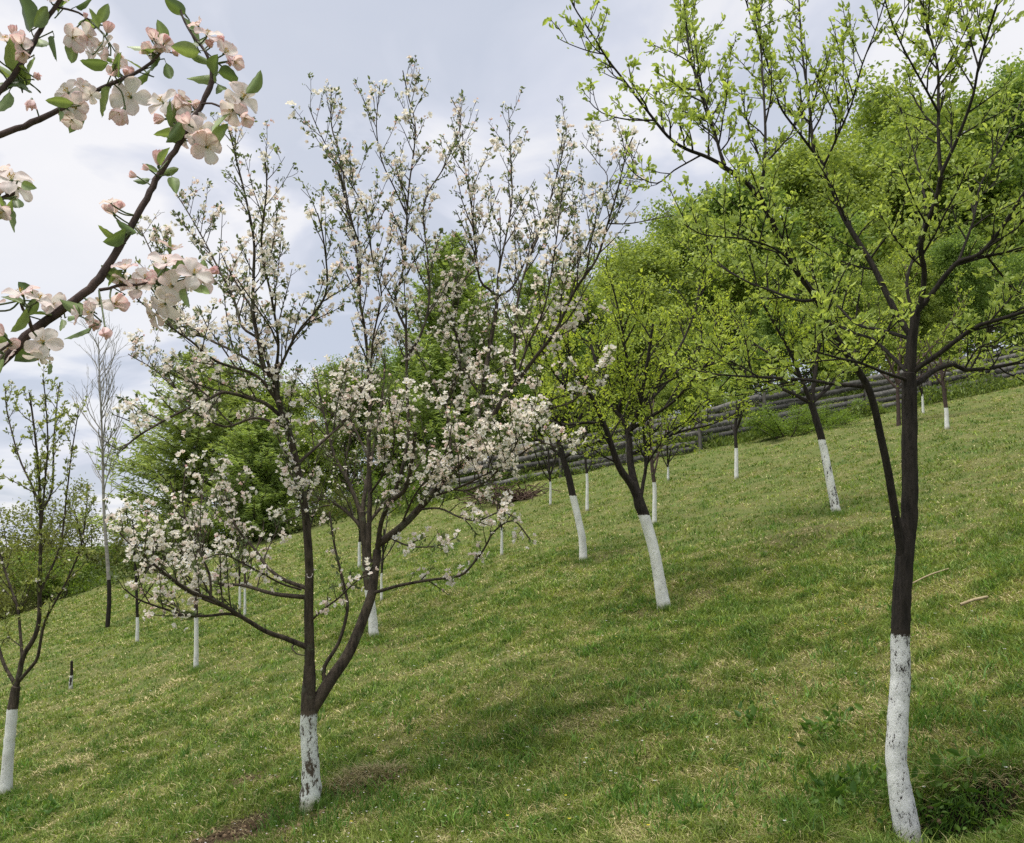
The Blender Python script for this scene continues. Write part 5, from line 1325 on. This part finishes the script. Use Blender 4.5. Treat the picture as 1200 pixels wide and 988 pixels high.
zm = N(nt, 'ShaderNodeMath', _operation='MAXIMUM'); zm.inputs[1].default_value = .05; nt.links.new(zz.outputs[0], zm.inputs[0])
dx = N(nt, 'ShaderNodeMath', _operation='DIVIDE'); nt.links.new(sx.outputs[0], dx.inputs[0]); nt.links.new(zm.outputs[0], dx.inputs[1])
dy = N(nt, 'ShaderNodeMath', _operation='DIVIDE'); nt.links.new(sx.outputs[1], dy.inputs[0]); nt.links.new(zm.outputs[0], dy.inputs[1])
cx = nt.nodes.new('ShaderNodeCombineXYZ'); nt.links.new(dx.outputs[0], cx.inputs[0]); nt.links.new(dy.outputs[0], cx.inputs[1]); cx.inputs[2].default_value = 3.7
n1 = N(nt, 'ShaderNodeTexNoise', Scale=1.1, Detail=7, Roughness=.55, Distortion=.3); nt.links.new(cx.outputs[0], n1.inputs['Vector'])
n2 = N(nt, 'ShaderNodeTexNoise', Scale=2.6, Detail=6, Roughness=.5, Distortion=.5); nt.links.new(cx.outputs[0], n2.inputs['Vector'])
cov = ramp(nt, [(.36, (.84,) * 3), (.52, (.92,) * 3), (.64, (1, 1, 1))]); nt.links.new(n1.outputs[0], cov.inputs[0])
cc = ramp(nt, [(.39, (4.45, 4.75, 5.5)), (.47, (5.25, 5.45, 6.15)), (.55, (6.55, 6.55, 6.8))])
for e in cc.color_ramp.elements: pass
wd = Vector(ray(70, 275)).normalized()      # a bright cumulus low on the left
nv = N(nt, 'ShaderNodeVectorMath', _operation='NORMALIZE'); nt.links.new(tc.outputs['Generated'], nv.inputs[0])
dt = N(nt, 'ShaderNodeVectorMath', _operation='DOT_PRODUCT'); dt.inputs[1].default_value = wd; nt.links.new(nv.outputs[0], dt.inputs[0])
br = N(nt, 'ShaderNodeMapRange', _interpolation_type='SMOOTHSTEP'); br.inputs[1].default_value = .968; br.inputs[2].default_value = 1.0; br.inputs[3].default_value = -.05; br.inputs[4].default_value = .10
nt.links.new(dt.outputs['Value'], br.inputs[0])
ba = N(nt, 'ShaderNodeMath', _operation='ADD'); nt.links.new(n2.outputs[0], ba.inputs[0]); nt.links.new(br.outputs[0], ba.inputs[1])
nt.links.new(ba.outputs[0], cc.inputs[0])
mx = nt.nodes.new('ShaderNodeMix'); mx.data_type = 'RGBA'
nt.links.new(cov.outputs[0], mx.inputs[0]); nt.links.new(sky.outputs[0], mx.inputs[6]); nt.links.new(cc.outputs[0], mx.inputs[7])
nt.links.new(mx.outputs[2], bg.inputs[0]); nt.links.new(bg.outputs[0], out.inputs[0])

sl = bpy.data.lights.new('sun', 'SUN'); sl.energy = 3.8; sl.angle = math.radians(34); sl.color = (1, .95, .87)
so = bpy.data.objects.new('sun', sl); C.objects.link(so)
sd = Vector((math.sin(SUN_AZ) * math.cos(SUN_EL), math.cos(SUN_AZ) * math.cos(SUN_EL), math.sin(SUN_EL)))
so.rotation_euler = sd.to_track_quat('Z', 'Y').to_euler(); so.location = sd * 60

cam = bpy.data.cameras.new('camera'); co = bpy.data.objects.new('camera', cam); C.objects.link(co)
cam.sensor_fit = 'HORIZONTAL'; cam.sensor_width = 36; cam.lens = 36 * F / 1200; cam.clip_start = .02; cam.clip_end = 10000
co.location = Vector(CAM); co.rotation_euler = (PI / 2 + PITCH, 0, 0)
sc = bpy.context.scene; sc.camera = co
sc.view_settings.view_transform = 'Standard'; sc.view_settings.look = 'None'; sc.view_settings.exposure = .5; sc.view_settings.gamma = 1
sc.render.engine = 'CYCLES'; sc.cycles.max_bounces = 6; sc.cycles.diffuse_bounces = 3; sc.cycles.glossy_bounces = 2; sc.cycles.transmission_bounces = 4
sc.cycles.use_denoising = False; sc.cycles.use_adaptive_sampling = False; sc.cycles.sample_clamp_indirect = 4
